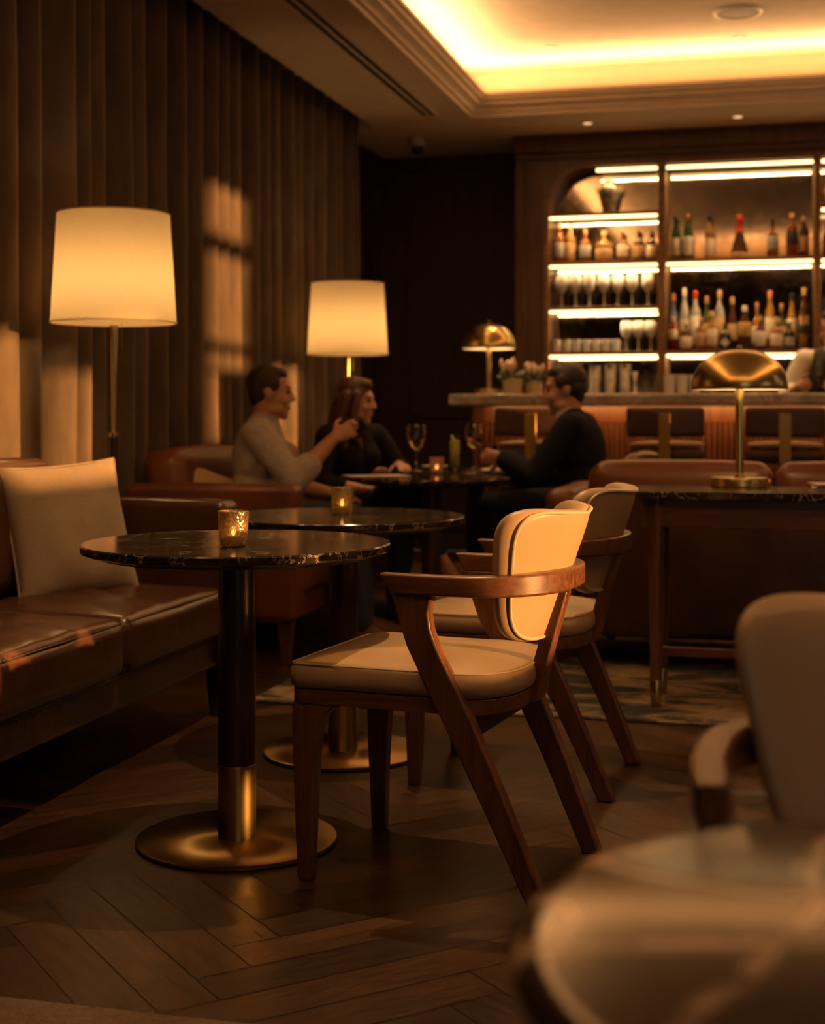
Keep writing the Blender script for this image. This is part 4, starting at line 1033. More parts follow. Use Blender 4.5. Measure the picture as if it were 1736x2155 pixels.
# ================================================================== ROUND TABLES
def round_table():
    t = thing('round_table', '', 'table')
    n = 72
    MB().lathe([(0.340, 0.712), (0.352, 0.7125), (0.372, 0.7175), (0.3785, 0.7205), (0.380, 0.724), (0.380, 0.7365), (0.3765, 0.740), (0.002, 0.740)], n).obj('tabletop', NERO, t, ang=30)
    MB().lathe([(0.275, 0.700), (0.335, 0.706), (0.342, 0.712), (0.28, 0.712)], n).obj('under_plate', BLACKM, t)
    MB().lathe([(0.0462, 0.192), (0.0462, 0.700)], 40).obj('column', DARKW, t)
    MB().lathe([(0.0468, 0.0128), (0.0468, 0.192), (0.0455, 0.1935)], 40).obj('brass_sleeve', BRASS, t)
    MB().lathe([(0.243, 0.002), (0.248, 0.004), (0.248, 0.010), (0.244, 0.013), (0.002, 0.0135)], n).obj('base_plate', DISC, t)
    return t
tabs = []
tb = round_table()
def tabat(o, xc, d, z=0): p = W(xc, d); o.location = (p.x, p.y, z)
tabat(tb, -0.434, 3.573); tb['label'] = 'front round dark marble table on a brass disc base'; tb['group'] = 'round marble tables'
t2 = dup(tb, (0, 0, 0), 0.9, 'second round dark marble table, just behind the front one', 'round marble tables'); tabat(t2, -0.216, 4.50)
t3 = dup(tb, (0, 0, 0), 2.1, 'round dark marble table with the menu, in front of the woman', 'round marble tables'); tabat(t3, 0.0885, 6.9, 0.0125)
t4 = dup(tb, (0, 0, 0), 3.3, 'farther round dark marble table holding the wine glasses and tall drink', 'round marble tables'); tabat(t4, 0.335, 7.75, 0.0125)
# near brown marble table
p = W(0.338, 0.855)
t = thing('side_table', 'blurred brown marble round table in the near corner', 'table', p)
MB().lathe([(0.235, 0.700), (0.255, 0.702), (0.272, 0.709), (0.279, 0.718), (0.281, 0.728), (0.279, 0.736), (0.272, 0.742), (0.262, 0.744), (0.002, 0.744)], 80).obj('tabletop', EMPER, t, ang=60)
MB().lathe([(0.04, 0.0128), (0.04, 0.700)], 32).obj('column', DARKW, t)
MB().lathe([(0.185, 0.0005), (0.19, 0.003), (0.19, 0.010), (0.186, 0.013), (0.002, 0.0135)], 56).obj('base_plate', BRASSD, t)

# candle cups
def candle_cup(loc, label, mat=None, watts=0.35):
    t = thing('candle_holder', label, 'candle', loc, 0, 'glass candle holders')
    MB().lathe([(0.028, 0.0005), (0.031, 0.003), (0.0345, 0.03), (0.0375, 0.084), (0.0365, 0.0845), (0.0335, 0.03), (0.029, 0.008), (0.0005, 0.007)], 40).obj('glass_cup', mat or CRACK, t, ang=60)
    MB().lathe([(0.019, 0.0095), (0.0195, 0.011), (0.0195, 0.024), (0.017, 0.0255)], 20).obj('candle', WAX, t)
    MB().lathe([(0.0012, 0.025), (0.005, 0.030), (0.0052, 0.035), (0.0028, 0.043), (0.0003, 0.050)], 12).obj('flame', FLAME, t)
    return t
p = W((491-CU)/F*3.46, 3.46, 0.7402); candle_cup(p, 'crackled gold candle glass on the front round table')
p = W((720-CU)/F*4.55, 4.55, 0.7402); candle_cup(p, 'crackled gold candle glass on the second round table')
FROST = glass_mat('frosted_pink_glass', (0.80, 0.56, 0.46), 0.3, 1.3); FROST.node_tree.nodes['Principled BSDF'].inputs['Transmission Weight'].default_value = 0.6
p = W((919-CU)/F*7.2, 7.2, 0.7527); candle_cup(p, 'frosted pinkish candle glass among the drinks', FROST)

# far table settings
WINE = glass_mat('white_wine', (0.92, 0.66, 0.20), 0.02, 1.33)
GOBLET = glass_mat('goblet_glass', (0.98, 0.97, 0.95))
p = W((876-CU)/F*7.62, 7.62, 0.7527); wine_glass(p, 'half-full white wine glass left of the frosted candle', None, 1.15, 28, WINE, GOBLET)
p = W((997-CU)/F*7.86, 7.86, 0.7527); wine_glass(p, 'half-full white wine glass right of the tall iced drink', None, 1.15, 28, WINE, GOBLET)
p = W((957-CU)/F*7.68, 7.68, 0.7527)
t = thing('cocktail', 'tall iced yellow cocktail with a straw', 'drink', p)
MB().lathe([(0.032, 0.0003), (0.035, 0.002), (0.040, 0.185), (0.0385, 0.185), (0.034, 0.010), (0.0005, 0.009)], 28).obj('glass', GLASS, t, ang=60)
MB().lathe([(0.033, 0.0105), (0.0335, 0.011), (0.0372, 0.158), (0.036, 0.160)], 24).obj('drink', plain('citrus_drink', (0.95, 0.66, 0.14), 0.2, 0, 0.35, 55), t)
MB().tube([(0.005, 0, 0.05), (0.028, 0.004, 0.26)], 0.003, 8).obj('straw', BLACKM, t)
MB().lathe([(0.002, 0), (0.020, 0.001), (0.021, 0.005), (0.002, 0.006)], 18).xf(Matrix.Translation((-0.012, 0, 0.168)) @ Matrix.Rotation(1.1, 4, 'Y')).obj('citrus_slice', plain('lime_slice', (0.40, 0.42, 0.08), 0.5), t)
def plate(loc, label, r):
    return tag(MB().lathe([(r*0.55, 0.0003), (r*0.6, 0.004), (r*0.95, 0.012), (r, 0.014), (r*0.99, 0.016), (r*0.62, 0.008), (0.001, 0.007)], 36).obj('plate', CHINA, None, True, loc=loc, ang=60), label, 'plate', 'side plates')
p = W((1062-CU)/F*7.80, 7.80, 0.7527); plate(p, 'white side plate near the suited man\'s glass', 0.085)
p = W((915-CU)/F*7.92, 7.92, 0.7527); plate(p, 'white side plate behind the left wine glass', 0.075)
p = W((1040-CU)/F*7.55, 7.55, 0.7527)
t = thing('napkin', 'folded white napkin on the farther marble table', 'napkin', p, 0.4)
b = rbox(0.13, 0.10, 0.012, 0.005, 0.004).obj('cloth', WHITEC, t)
# menu on the nearer one
p = W((792-CU)/F*6.93, 6.93, 0.7527)
t = thing('menu', 'open white menu lying on the table in front of the woman', 'menu', p, 0.3+YAW)
MB().box(-0.145, 0.0, -0.11, 0.11, 0.0, 0.004).obj('page', PAPER, t, False)
MB().box(0.001, 0.145, -0.11, 0.11, 0.0, 0.005).obj('page', PAPER, t, False)
MB().box(-0.15, 0.15, -0.113, -0.1101, 0.0, 0.003).obj('cover_edge', BLACKM, t, False)

# ================================================================== SOFAS
def sofa(name, label, L, nseat, mat, back_gap=0.0):
    """seat front at x=0 facing +x, far end at y=0, runs towards -y; depth 0.86"""
    t = thing(name, label, 'sofa')
    D = 0.77; sw = (L-0.28)/nseat
    rbox(D-0.05, L-0.02, 0.115, 0.02).xf(T(-D/2, -L/2, 0.178)).obj('base_frame', mat, t)
    for k in range(2):
        y = -0.07 if k == 0 else -L+0.07
        a = rbox(D, 0.14, 0.565, 0.028, 0.008, bulge=0.006).xf(T(-D/2+0.008, y, 0.188)).obj('arm', mat, t)
        MB().tube([(0.004-0.0, y-0.05, 0.738), (-D+0.06, y-0.05, 0.740)], 0.003, 6).obj('piping', mat, a)
    b = rbox(0.14, L-0.02, 0.55, 0.03, 0.0).xf(T(-D+0.07, -L/2, 0.19)); b.obj('back_frame', mat, t)
    for i in range(nseat):
        y = -0.14-sw*(i+0.5)
        c = rbox(0.60, sw-0.008, 0.165, 0.035, 0.030, m=22, bulge=0.01)
        rr = random.Random(i*7+L)
        ph = rr.uniform(0, 9)
        vv = []
        for x, yy, z in c.v:                         # soft wrinkles gathered on the sitting surface
            if z > 0.12:
                wgt = smoothstep(0.12, 0.17, z)*max(0, 1-(x/0.33)**2)*max(0, 1-(yy/(sw/2))**2)
                z += 0.009*wgt*mnoise.noise(Vector((x*6+ph, yy*14+x*5, ph)))*1.4 + 0.004*wgt*math.sin(38*yy+20*x+3*math.sin(9*x+ph))
            vv.append((x, yy, z))
        c.v = vv
        cu = c.xf(T(-0.288, y, 0.290)).obj('seat_cushion', mat, t, ang=75)
        MB().tube([(0.008-0.006, y-sw/2+0.03, 0.4435), (0.008-0.002, y, 0.446), (0.008-0.006, y+sw/2-0.03, 0.4435)], 0.003, 6).obj('seam', mat, cu)
        bk = rbox(0.20, sw-0.06, 0.43, 0.06, 0.02, m=10, bulge=0.02)
        M = T(-0.60, y-(0.07 if i == 0 else 0.02), 0.462) @ Matrix.Rotation(math.radians(-9), 4, 'Y')
        bk.xf(M).obj('back_cushion', mat, t, ang=75)
    for x in (-0.05, -0.71):
        for y in (-0.07, -L+0.07):
            b = MB().loft([[(x-0.018, y-0.018, 0), (x+0.018, y-0.018, 0), (x+0.018, y+0.018, 0), (x-0.018, y+0.018, 0)], [(x-0.03, y-0.03, 0.182), (x+0.03, y-0.03, 0.182), (x+0.03, y+0.03, 0.182), (x-0.03, y+0.03, 0.182)]])
            b.obj('leg', WAL_Z if mat is TAN else DARKW, t, False, 0.003)
    return t
s1 = sofa('leather_sofa', 'dark brown leather sofa with linen pillow, in the left foreground', 2.59, 3, BROWN); s1.location = (-1.855, 4.80, 0)
s2 = sofa('leather_sofa', 'brown leather sofa the man and woman sit on', 2.03, 2, TAN); s2.location = (-1.955, 7.72, 0)
# sofa seen from behind
s3 = thing('leather_sofa', 'cognac leather sofa seen from behind, beyond the console table', 'sofa', (0, 0, 0))
X0, Y0, L3 = -0.80, 5.96, 2.4
rbox(L3, 0.12, 0.60, 0.03).xf(T(X0+L3/2, Y0+0.06, 0.135)).obj('back_frame', BROWN, s3)
rbox(L3-0.01, 0.74, 0.15, 0.02).xf(T(X0+L3/2, Y0+0.12+0.37, 0.15)).obj('base_frame', TAN, s3)
for i in range(3):
    w3 = 0.755; xx = X0+0.03+w3*(i+0.5)
    rbox(w3-0.010, 0.19, 0.50, 0.065, 0.012, bulge=0.015).xf(T(xx, Y0+0.135, 0.352)).obj('back_cushion', TAN, s3, ang=75)
    rbox(w3-0.008, 0.58, 0.16, 0.04, 0.02).xf(T(xx, Y0+0.535, 0.302)).obj('seat_cushion', TAN, s3, ang=75)
for xx in (X0-0.075, X0+L3+0.075):
    rbox(0.148, 0.84, 0.57, 0.05, 0.0).xf(T(xx, Y0+0.44, 0.17)).obj('arm', TAN, s3)
for xx in (X0+0.05, X0+L3-0.05):
    for yy in (Y0+0.07, Y0+0.75):
        MB().loft([[(xx-0.018, yy-0.018, 0.013), (xx+0.018, yy-0.018, 0.013), (xx+0.018, yy+0.018, 0.013), (xx-0.018, yy+0.018, 0.013)], [(xx-0.03, yy-0.03, 0.152), (xx+0.03, yy-0.03, 0.152), (xx+0.03, yy+0.03, 0.152), (xx-0.03, yy+0.03, 0.152)]]).obj('leg', DARKW, s3, False)

# pillows
def pillow(size, thick, mat, label, loc, rot, pinch=0.0):
    b = MB(); n = 26; h = size/2
    top, bot = {}, {}
    def pt(i, j, sg):
        a, c = -1+2*i/n, -1+2*j/n
        w_ = (max(0, 1-a*a)**0.55)*(max(0, 1-c*c)**0.55)
        k = 1-0.055*(1-abs(c)**2)*abs(a)**3; k2 = 1-0.055*(1-abs(a)**2)*abs(c)**3
        z = sg*thick/2*w_
        z += 0.012*w_*mnoise.noise(Vector((a*2.2+3, c*2.2, sg+pinch)))
        if pinch: z -= sg*pinch*math.exp(-((a)/0.10)**2)*max(0, min(1, (c-0.1)/0.8))*w_
        return (a*h*k, c*h*k2, z)
    for i in range(n+1):
        for j in range(n+1):
            top[i, j] = len(b.v); b.v.append(pt(i, j, 1))
    for i in range(n+1):
        for j in range(n+1):
            if i in (0, n) or j in (0, n): bot[i, j] = top[i, j]
            else: bot[i, j] = len(b.v); b.v.append(pt(i, j, -1))
    for i in range(n):
        for j in range(n):
            b.f.append((top[i, j], top[i+1, j], top[i+1, j+1], top[i, j+1])); b.f.append((bot[i, j], bot[i, j+1], bot[i+1, j+1], bot[i+1, j]))
    t = thing('pillow', label, 'pillow', loc)
    t.rotation_euler = rot
    o = b.obj('cover', mat, t, ang=80)
    e = [pt(i, 0, 1) for i in range(n+1)]+[pt(n, j, 1) for j in range(1, n+1)]+[pt(i, n, 1) for i in range(n-1, -1, -1)]+[pt(0, j, 1) for j in range(n-1, 0, -1)]
    MB().tube(e, 0.004, 6, True).obj('piping', mat, t)
    return t
def upright(nyaw, lean, roll):
    """pillow facing world angle nyaw, leaning back, rolled in its own plane"""
    M = Matrix.Rotation(nyaw, 3, 'Z') @ Matrix.Rotation(math.pi/2-lean, 3, 'Y') @ Matrix.Rotation(math.pi/2, 3, 'Z') @ Matrix.Rotation(roll, 3, 'Z')
    return M.to_euler()
pillow(0.455, 0.17, LINEN, 'square beige linen pillow on the dark brown sofa', (-2.262, 4.33, 0.672), upright(math.radians(-30), math.radians(15), math.radians(3)))
pillow(0.36, 0.15, MUSTARD, 'yellow pillow on the far sofa behind the man\'s back', (-2.44, 6.02, 0.632), upright(math.radians(-28), math.radians(20), math.radians(-20)), 0.03)

# ================================================================== CONSOLE TABLE
t = thing('console_table', 'walnut console table with dark marble top behind the armchairs', 'table', (0, 0, 0))
CX0, CX1, CY0, CY1 = -0.56, 1.35, 5.12, 5.60
MB().prism(roundrect(CX0, CX1, CY0, CY1, 0.02, 4), ZCON-0.028, ZCON).obj('tabletop', NERO, t, False, 0.004)
b = MB()
b.box(CX0+0.09, CX1-0.09, CY0+0.05, CY0+0.072, ZCON-0.128, ZCON-0.029); b.box(CX0+0.09, CX1-0.09, CY1-0.072, CY1-0.05, ZCON-0.128, ZCON-0.029)
b.box(CX0+0.09, CX0+0.112, CY0+0.072, CY1-0.072, ZCON-0.128, ZCON-0.029); b.box(CX1-0.112, CX1-0.09, CY0+0.072, CY1-0.072, ZCON-0.128, ZCON-0.029)
b.obj('apron', WAL_X, t, False, 0.003)
for x in (CX0+0.14, CX1-0.14):
    for y in (CY0+0.07, CY1-0.16):
        lg = MB().lathe([(0.0215, 0.108), (0.027, 0.5), (0.029, ZCON-0.13), (0.033, ZCON-0.09), (0.034, ZCON-0.029)], 20, (x, y, 0)).obj('leg', WAL_Z, t)
        MB().lathe([(0.0185, 0.0125), (0.019, 0.022), (0.0222, 0.1085), (0.0215, 0.11)], 20, (x, y, 0)).obj('brass_foot', BRASS, lg)
b = MB(); ym = (CY0+0.07+CY1-0.16)/2
for x in (CX0+0.14, CX1-0.14): b.box(x-0.014, x+0.014, CY0+0.07, CY1-0.16, 0.178, 0.212)
b.box(CX0+0.14, CX1-0.14, ym-0.015, ym+0.015, 0.176, 0.210)
b.obj('stretcher', WAL_X, t, False, 0.004)
zz = ZCON+0.0002
for i, (dx, dw, dh, mt, lab) in enumerate([(0, 0.15, 0.006, PAPER, 'bottom magazine of the small pile at the console\'s right'), (0.006, 0.145, 0.005, plain('grey_cover', (0.20, 0.18, 0.16), 0.4), 'grey magazine in the middle of the small pile'), (0.002, 0.148, 0.006, plain('pink_cover', (0.50, 0.32, 0.26), 0.4), 'pinkish magazine on top of the small pile')]):
    p = W((1752-CU)/F*5.3, 5.3)
    tag(MB().box(-dw/2, dw/2, -0.10, 0.10, 0, dh).obj('magazine', mt, None, False, 0.001, loc=(p.x+dx, p.y, zz), rz=0.08*i), lab, 'magazine', 'magazines on the console'); zz += dh+0.0003

# ================================================================== RUGS
def rug(x0, x1, y0, y1, mat, label):
    b = rbox(x1-x0, y1-y0, 0.012, 0.005, 0, n=3, m=40); o = b.obj('rug', mat, None, True, loc=((x0+x1)/2, (y0+y1)/2, 0.0003)); tag(o, label, 'rug'); return o
rug(-1.87, 1.9, 4.97, 7.93, RUGM, 'large faded green and beige patterned rug below the console and far tables')
rug(-1.82, -0.76, 0.3, 2.335, RUGP, 'pale wool rug whose edge crosses the bottom left corner')

# ================================================================== FLOOR LAMPS
def floor_lamp(label):
    t = thing('floor_lamp', label, 'floor lamp', (0, 0, 0), 0, 'floor lamps')
    rb, rt, z0, z1 = 0.2365, 0.212, 1.400, 1.815
    sh = MB().lathe([(rb-0.003, z0+0.0005), (rb, z0), (rt, z1), (rt-0.003, z1-0.0005)], 72, cap=False).obj('lamp_shade', SHADE, t, ang=40)
    for r_, z_ in ((rb, z0+0.002), (rt, z1-0.002)):
        MB().tube([(r_*math.cos(a*math.pi/36), r_*math.sin(a*math.pi/36), z_) for a in range(72)], 0.003, 6, True).obj('shade_ring', SHADE, sh)
    MB().lathe([(0.0085, 0.985), (0.0085, 1.02), (0.0105, 1.2), (0.0155, 1.37), (0.0155, 1.392)], 20).obj('pole', BRASSL, t)
    MB().lathe([(0.0175, 0.0305), (0.0175, 0.968)], 20).obj('lower_pole', DARKW, t)
    MB().lathe([(0.0182, 0.966), (0.020, 0.968), (0.020, 0.984), (0.010, 0.987)], 20).obj('collar', BRASS, t)
    MB().lathe([(0.148, 0.002), (0.15, 0.005), (0.15, 0.022), (0.145, 0.026), (0.02, 0.03)], 48).obj('base', BRASS, t)
    MB().ball((0, 0, 1.545), (0.035, 0.035, 0.045)).obj('bulb', LAMPIN, t)
    MB().tube([(0.03, 0.0, 1.40), (0.03, 0.0, 1.305)], 0.0012, 6).obj('pull_chain', BRASS, t)
    return t
f1 = floor_lamp('floor lamp with cream drum shade standing between the two sofas')
p = W((239.5-CU)/F*5.5, 5.5); f1.location = (p.x, p.y, 0); f1.rotation_euler = (0, 0, YAW)
p = W((731.5-CU)/F*8.45, 8.45); dup(f1, (p.x, p.y, 0), YAW, 'floor lamp with cream drum shade standing behind the woman', 'floor lamps')

# ceiling spots: some at visible downlights, some unseen, some added as fill
p = W(-0.02, 4.05); spot_light('downlight_and_fill', (p.x, p.y, TRAY-0.02), (p.x-0.08, p.y-0.15, 0), 210, 62, 0.7, 0.02)
p = W(-0.35, 2.2); spot_light('downlight_and_fill', (p.x, p.y, TRAY-0.02), (p.x, p.y, 0), 20, 60, 0.9, 0.03)  # added fill for the near floor, no fitting
p = W(0.6, 1.6); spot_light('downlight_and_fill', (p.x, p.y, TRAY-0.02), (p.x, p.y, 0), 14, 75, 0.9, 0.03)
p = W(-0.25, 6.7); spot_light('downlight_and_fill', (p.x, p.y, TRAY-0.02), (p.x-0.1, p.y, 0.6), 70, 70, 0.9, 0.03)
for x, y, z in ((-1.25, 9.77, CEIL), (-0.258, 9.79, CEIL), (0.75, 9.8, CEIL)): spot_light('downlight_and_fill', (x, y, z-0.02), (x, y, 0), 45, 80, 0.9, 0.03)
p = W(0.25, 7.55); spot_light('downlight_and_fill', (p.x, p.y, TRAY-0.02), (p.x, p.y, 0.7), 100, 42, 0.8, 0.03)  # added beam that brightens the drinks on the far table
for x, y, z in ((-1.387, 9.0, TRAY), (-0.232, 9.04, TRAY), (0.9, 9.0, TRAY)): spot_light('downlight_and_fill', (x, y, z-0.02), (x, y, 0), 45, 60, 0.9, 0.03)
p = W(-1.1, 4.3); spot_light('downlight_and_fill', (p.x, p.y, CEIL-0.02), (p.x, p.y, 0.4), 22, 60, 0.9, 0.03)

# ================================================================== PEOPLE
def melt(b, name, mat, parent, voxel=0.007, sm=6, tint=None):
    """fuse the pieces of b into one continuous skin"""
    me = bpy.data.meshes.new(name+'_raw'); me.from_pydata(b.v, [], b.f); me.update()
    bm = bmesh.new(); bm.from_mesh(me); bmesh.ops.recalc_face_normals(bm, faces=bm.faces); bm.to_mesh(me); bm.free()
    o = bpy.data.objects.new(name+'_raw', me); COL.objects.link(o)
    rm = o.modifiers.new('r', 'REMESH'); rm.mode = 'VOXEL'; rm.voxel_size = voxel; rm.use_smooth_shade = True
    s = o.modifiers.new('s', 'SMOOTH'); s.iterations = sm; s.factor = 0.5
    dg = bpy.context.evaluated_depsgraph_get(); dg.update()
    m2 = bpy.data.meshes.new_from_object(o.evaluated_get(dg)); m2.name = name
    bpy.data.objects.remove(o, do_unlink=True); bpy.data.meshes.remove(me)
    m2.materials.clear()
    return link(name, m2, mat, parent, True, ang=180)
def V(*a): return Vector(a)
def head_frame(c, yaw, pitch=0.0):
    return Matrix.Translation(c) @ Matrix.Rotation(yaw, 4, 'Z') @ Matrix.Rotation(pitch, 4, 'Y')
def add_head(b, M, k=1.0):
    R3 = M.to_3x3()
    def E(c, r): b.ball(M @ (V(*c)*k), tuple(q*k for q in r), R3)
    E((-0.012, 0, 0.030), (0.098, 0.076, 0.088)); E((0.028, 0, -0.020), (0.066, 0.064, 0.088)); E((0.045, 0, -0.075), (0.044, 0.048, 0.042))
    E((0.070, 0, -0.104), (0.022, 0.024, 0.020)); E((0.076, 0, 0.030), (0.018, 0.050, 0.012))
    for s in (-1, 1):
        E((0.062, s*0.036, -0.034), (0.028, 0.024, 0.030)); E((-0.006, s*0.079, -0.010), (0.020, 0.009, 0.032)); E((0.020, s*0.048, -0.075), (0.045, 0.016, 0.026))
        E((0.098, s*0.010, -0.034), (0.010, 0.008, 0.007))
    b.capsule(M @ (V(0.090, 0, 0.014)*k), 0.008*k, M @ (V(0.108, 0, -0.028)*k), 0.012*k)
    E((0.090, 0, -0.062), (0.011, 0.021, 0.006)); E((0.088, 0, -0.073), (0.011, 0.018, 0.006))
def add_eyes(M, parent, k=1.0):
    for s in (-1, 1):
        MB().ball(M @ (V(0.083, s*0.031, 0.004)*k), (0.009*k, 0.013*k, 0.008*k), M.to_3x3(), 12).obj('eye', EYEM, parent)
def add_hand(b, wrist, d, n, thumb_side, curl=0.5, k=1.0):
    """d: along the hand, n: out of the palm, thumb_side: +1/-1 along d x n"""
    wrist = Vector(wrist); d = Vector(d).normalized(); n = (Vector(n)-d*Vector(n).dot(d)).normalized(); s = d.cross(n)*thumb_side
    M3 = Matrix((d, s, n)).transposed()
    b.ball(wrist+d*0.045*k, (0.052*k, 0.040*k, 0.016*k), M3)
    for i, (off, L) in enumerate(((0.033, 0.072), (0.011, 0.080), (-0.012, 0.075), (-0.034, 0.058))):
        p = wrist+d*(0.083-0.004*abs(i-1))*k+s*off*k; ang = curl*0.55+0.05*i; r = 0.0088*k
        for j, f in enumerate((0.45, 0.32, 0.23)):
            dir_ = d*math.cos(ang)+n*math.sin(ang); q = p+dir_*L*f*k
            b.capsule(p, r, q, r*0.93, 10); p = q; r *= 0.92; ang += curl*(0.95 if j == 0 else 0.75)
    p = wrist+d*0.022*k+s*0.030*k
    dir1 = (d*0.55+s*0.70+n*0.35).normalized(); q = p+dir1*0.042*k; b.capsule(p, 0.0125*k, q, 0.0105*k, 10)
    dir2 = (d*0.75+s*0.25+n*(0.25+curl*0.6)).normalized(); b.capsule(q, 0.0105*k, q+dir2*0.034*k, 0.0085*k, 10)
def limb(b, p0, p1, p2, r0, r1, r2, g=0.0, end=1.0):
    p0, p1, p2 = Vector(p0), Vector(p1), Vector(p2)
    m = p0.lerp(p1, 0.4); b.capsule(p0, r0+g, m, (r0*0.55+r1*0.45)*1.06+g); b.capsule(m, (r0*0.55+r1*0.45)*1.06+g, p1, r1+g)
    m = p1.lerp(p2, 0.35); b.capsule(p1, r1+g, m, r1*1.02+g)
    e = p1.lerp(p2, end); b.capsule(m, r1*1.02+g, e, r1+(r2-r1)*end+g)
def torso(b, J, w, dp, g=0.0, female=False, top=True):
    """pelvis, waist, chest, shoulders as one trunk; J holds the joints"""
    pel, che, nek = J['pelvis'], J['chest'], J['neck']
    left = (J['sh_l']-J['sh_r']).normalized(); up = (che-pel).normalized(); fw = left.cross(up)
    wa = pel.lerp(che, 0.45)
    M = Matrix((fw, left, up)).transposed()
    b.ball(pel+up*0.01, (dp*1.08+g, w*0.86+g, 0.115+g), M); b.ball(wa, (dp*0.95+g, w*(0.66 if female else 0.78)+g, 0.15), M)
    b.ball(che, (dp*1.05+g, w*0.88+g, 0.165+g), M); b.ball(che+up*0.07, (dp*0.80+g, w*0.90+g, 0.095+g), M)
    if female:
        for s in (-1, 1): b.ball(che+fw*dp*0.75+left*s*w*0.38+up*0.0, (0.05+g, 0.058+g, 0.058+g), M)
    b.capsule(J['sh_l']-left*0.02, 0.056+g, J['sh_r']+left*0.02, 0.056+g)
    if top: b.capsule(nek-up*0.05, 0.075+g*0.6, nek, 0.056+g*0.4)
def foot(b, ankle, fwd, k=1.0, g=0.0, tilt=0.0):
    fwd = Vector(fwd).normalized(); a = Vector(ankle)
    heel = a+V(0, 0, -0.045)-fwd*0.025; ball = heel+fwd*0.155+V(0, 0, -0.005+tilt); toe = ball+fwd*0.065+V(0, 0, tilt*0.5)
    b.capsule(a, 0.036*k+g, heel, 0.034*k+g); b.capsule(heel, 0.034*k+g, ball, 0.034*k+g); b.capsule(ball, 0.034*k+g, toe, 0.026*k+g); b.capsule(a, 0.034*k+g, ball, 0.03*k+g)

def person(label, xc, d, deg):
    p = W(xc, d); t = thing('person', label, 'person', (p.x, p.y, 0.0125), math.radians(deg)+CYAW); return t

# ---- man in the grey shirt raising a drink
t = person('man in a grey rolled-sleeve shirt on the sofa, raising a small glass', -0.735, 6.6, 0)
J = dict(pelvis=V(0, 0, 0.555), chest=V(0.035, 0, 0.855), neck=V(0.065, 0, 1.015), sh_l=V(0.045, 0.185, 0.955), sh_r=V(0.045, -0.185, 0.955))
el_r, wr_r = V(0.215, -0.235, 0.745), V(0.385, -0.150, 0.935)
el_l, wr_l = V(0.120, 0.255, 0.715), V(0.345, 0.150, 0.672)
hip, knee, ank = [V(0.03, s*0.095, 0.54) for s in (1, -1)], [V(0.455, s*0.125, 0.565) for s in (1, -1)], [V(0.50, s*0.125, 0.085) for s in (1, -1)]
HM = head_frame(V(0.085, 0.0, 1.142), math.radians(4), math.radians(4))
b = MB(); torso(b, J, 0.185, 0.105)
b.capsule(J['neck']-V(0, 0, 0.03), 0.058, HM @ V(-0.02, 0, -0.07), 0.055); add_head(b, HM)
limb(b, J['sh_r'], el_r, wr_r, 0.056, 0.042, 0.029); limb(b, J['sh_l'], el_l, wr_l, 0.056, 0.042, 0.029)
add_hand(b, wr_r, V(0.8, 0.15, 0.45), V(0.2, 1, -0.1), 1, 0.75); add_hand(b, wr_l, V(1, -0.1, -0.12), V(0, 0, -1), 1, 0.28)
for i in range(2):
    limb(b, hip[i], knee[i], ank[i], 0.085, 0.058, 0.038); foot(b, ank[i], (1, 0, 0))
body = melt(b, 'body', SKIN, t, 0.0062)
add_eyes(HM, t)
b = MB(); torso(b, J, 0.185, 0.105, 0.016); b.capsule(J['neck']-V(0.02, 0, 0.035), 0.070, J['neck']+V(-0.008, 0, -0.004), 0.066)
for s, el, wr in ((J['sh_r'], el_r, wr_r), (J['sh_l'], el_l, wr_l)):
    limb(b, s, el, wr, 0.056, 0.045, 0.038, 0.016, 0.16)
sh = melt(b, 'shirt', SHIRTG, t, 0.008, 4)
def collar(J, t, mat, r=0.074):
    n = J['neck']; b = MB(); rings = []
    for k in range(25):
        a = math.radians(22+316*k/24); c, s_ = math.cos(a), math.sin(a)
        drop = 0.030*max(0, math.cos(a))**2
        base = n+V(r*0.98*c, r*s_, -0.038-drop)+V(-0.006, 0, 0); top = n+V(r*0.86*c, r*0.88*s_, 0.012-drop*0.6)+V(-0.010, 0, 0); fold = n+V(r*1.22*c, r*1.18*s_, -0.040-drop*1.6)+V(-0.006, 0, 0)
        rings.append([tuple(base), tuple(top), tuple(top+V(0.006*c, 0.006*s_, -0.002)), tuple(fold), tuple(fold-V(0.005*c, 0.005*s_, 0.004))])
    b.loft(rings, False, False); return b.obj('collar', mat, t, True, ang=80)
collar(J, sh, SHIRTG)
b = MB()
for i in range(2): limb(b, hip[i], knee[i], ank[i], 0.085, 0.060, 0.050, 0.014, 0.93)
b.ball(J['pelvis']-V(0, 0, 0.02), (0.125, 0.175, 0.11)); melt(b, 'jeans', DENIM, t, 0.009, 4)
for i in range(2):
    b = MB(); foot(b, ank[i]-V(0, 0, 0.0), (1, 0, 0), 1.0, 0.006); melt(b, 'shoe', SHOEB, t, 0.008, 3)
def short_hair(HM, t, mat, k=1.0, fringe=0.0):
    b = MB(); R3 = HM.to_3x3()
    def E(c, r): b.ball(HM @ (V(*c)*k), tuple(q*k for q in r), R3)
    E((-0.020, 0, 0.044), (0.095, 0.079, 0.080)); E((-0.046, 0, 0.005), (0.060, 0.074, 0.066)); E((0.020, 0, 0.088), (0.055, 0.060, 0.028)); E((-0.058, 0, -0.035), (0.034, 0.052, 0.042))
    E((0.050, 0.0, 0.080), (0.026, 0.048, 0.017))
    for s in (-1, 1): E((0.005, s*0.070, 0.034), (0.040, 0.014, 0.035))
    b2 = melt(b, 'hair', mat, t, 0.006, 3); return b2
short_hair(HM, t, HAIRB)
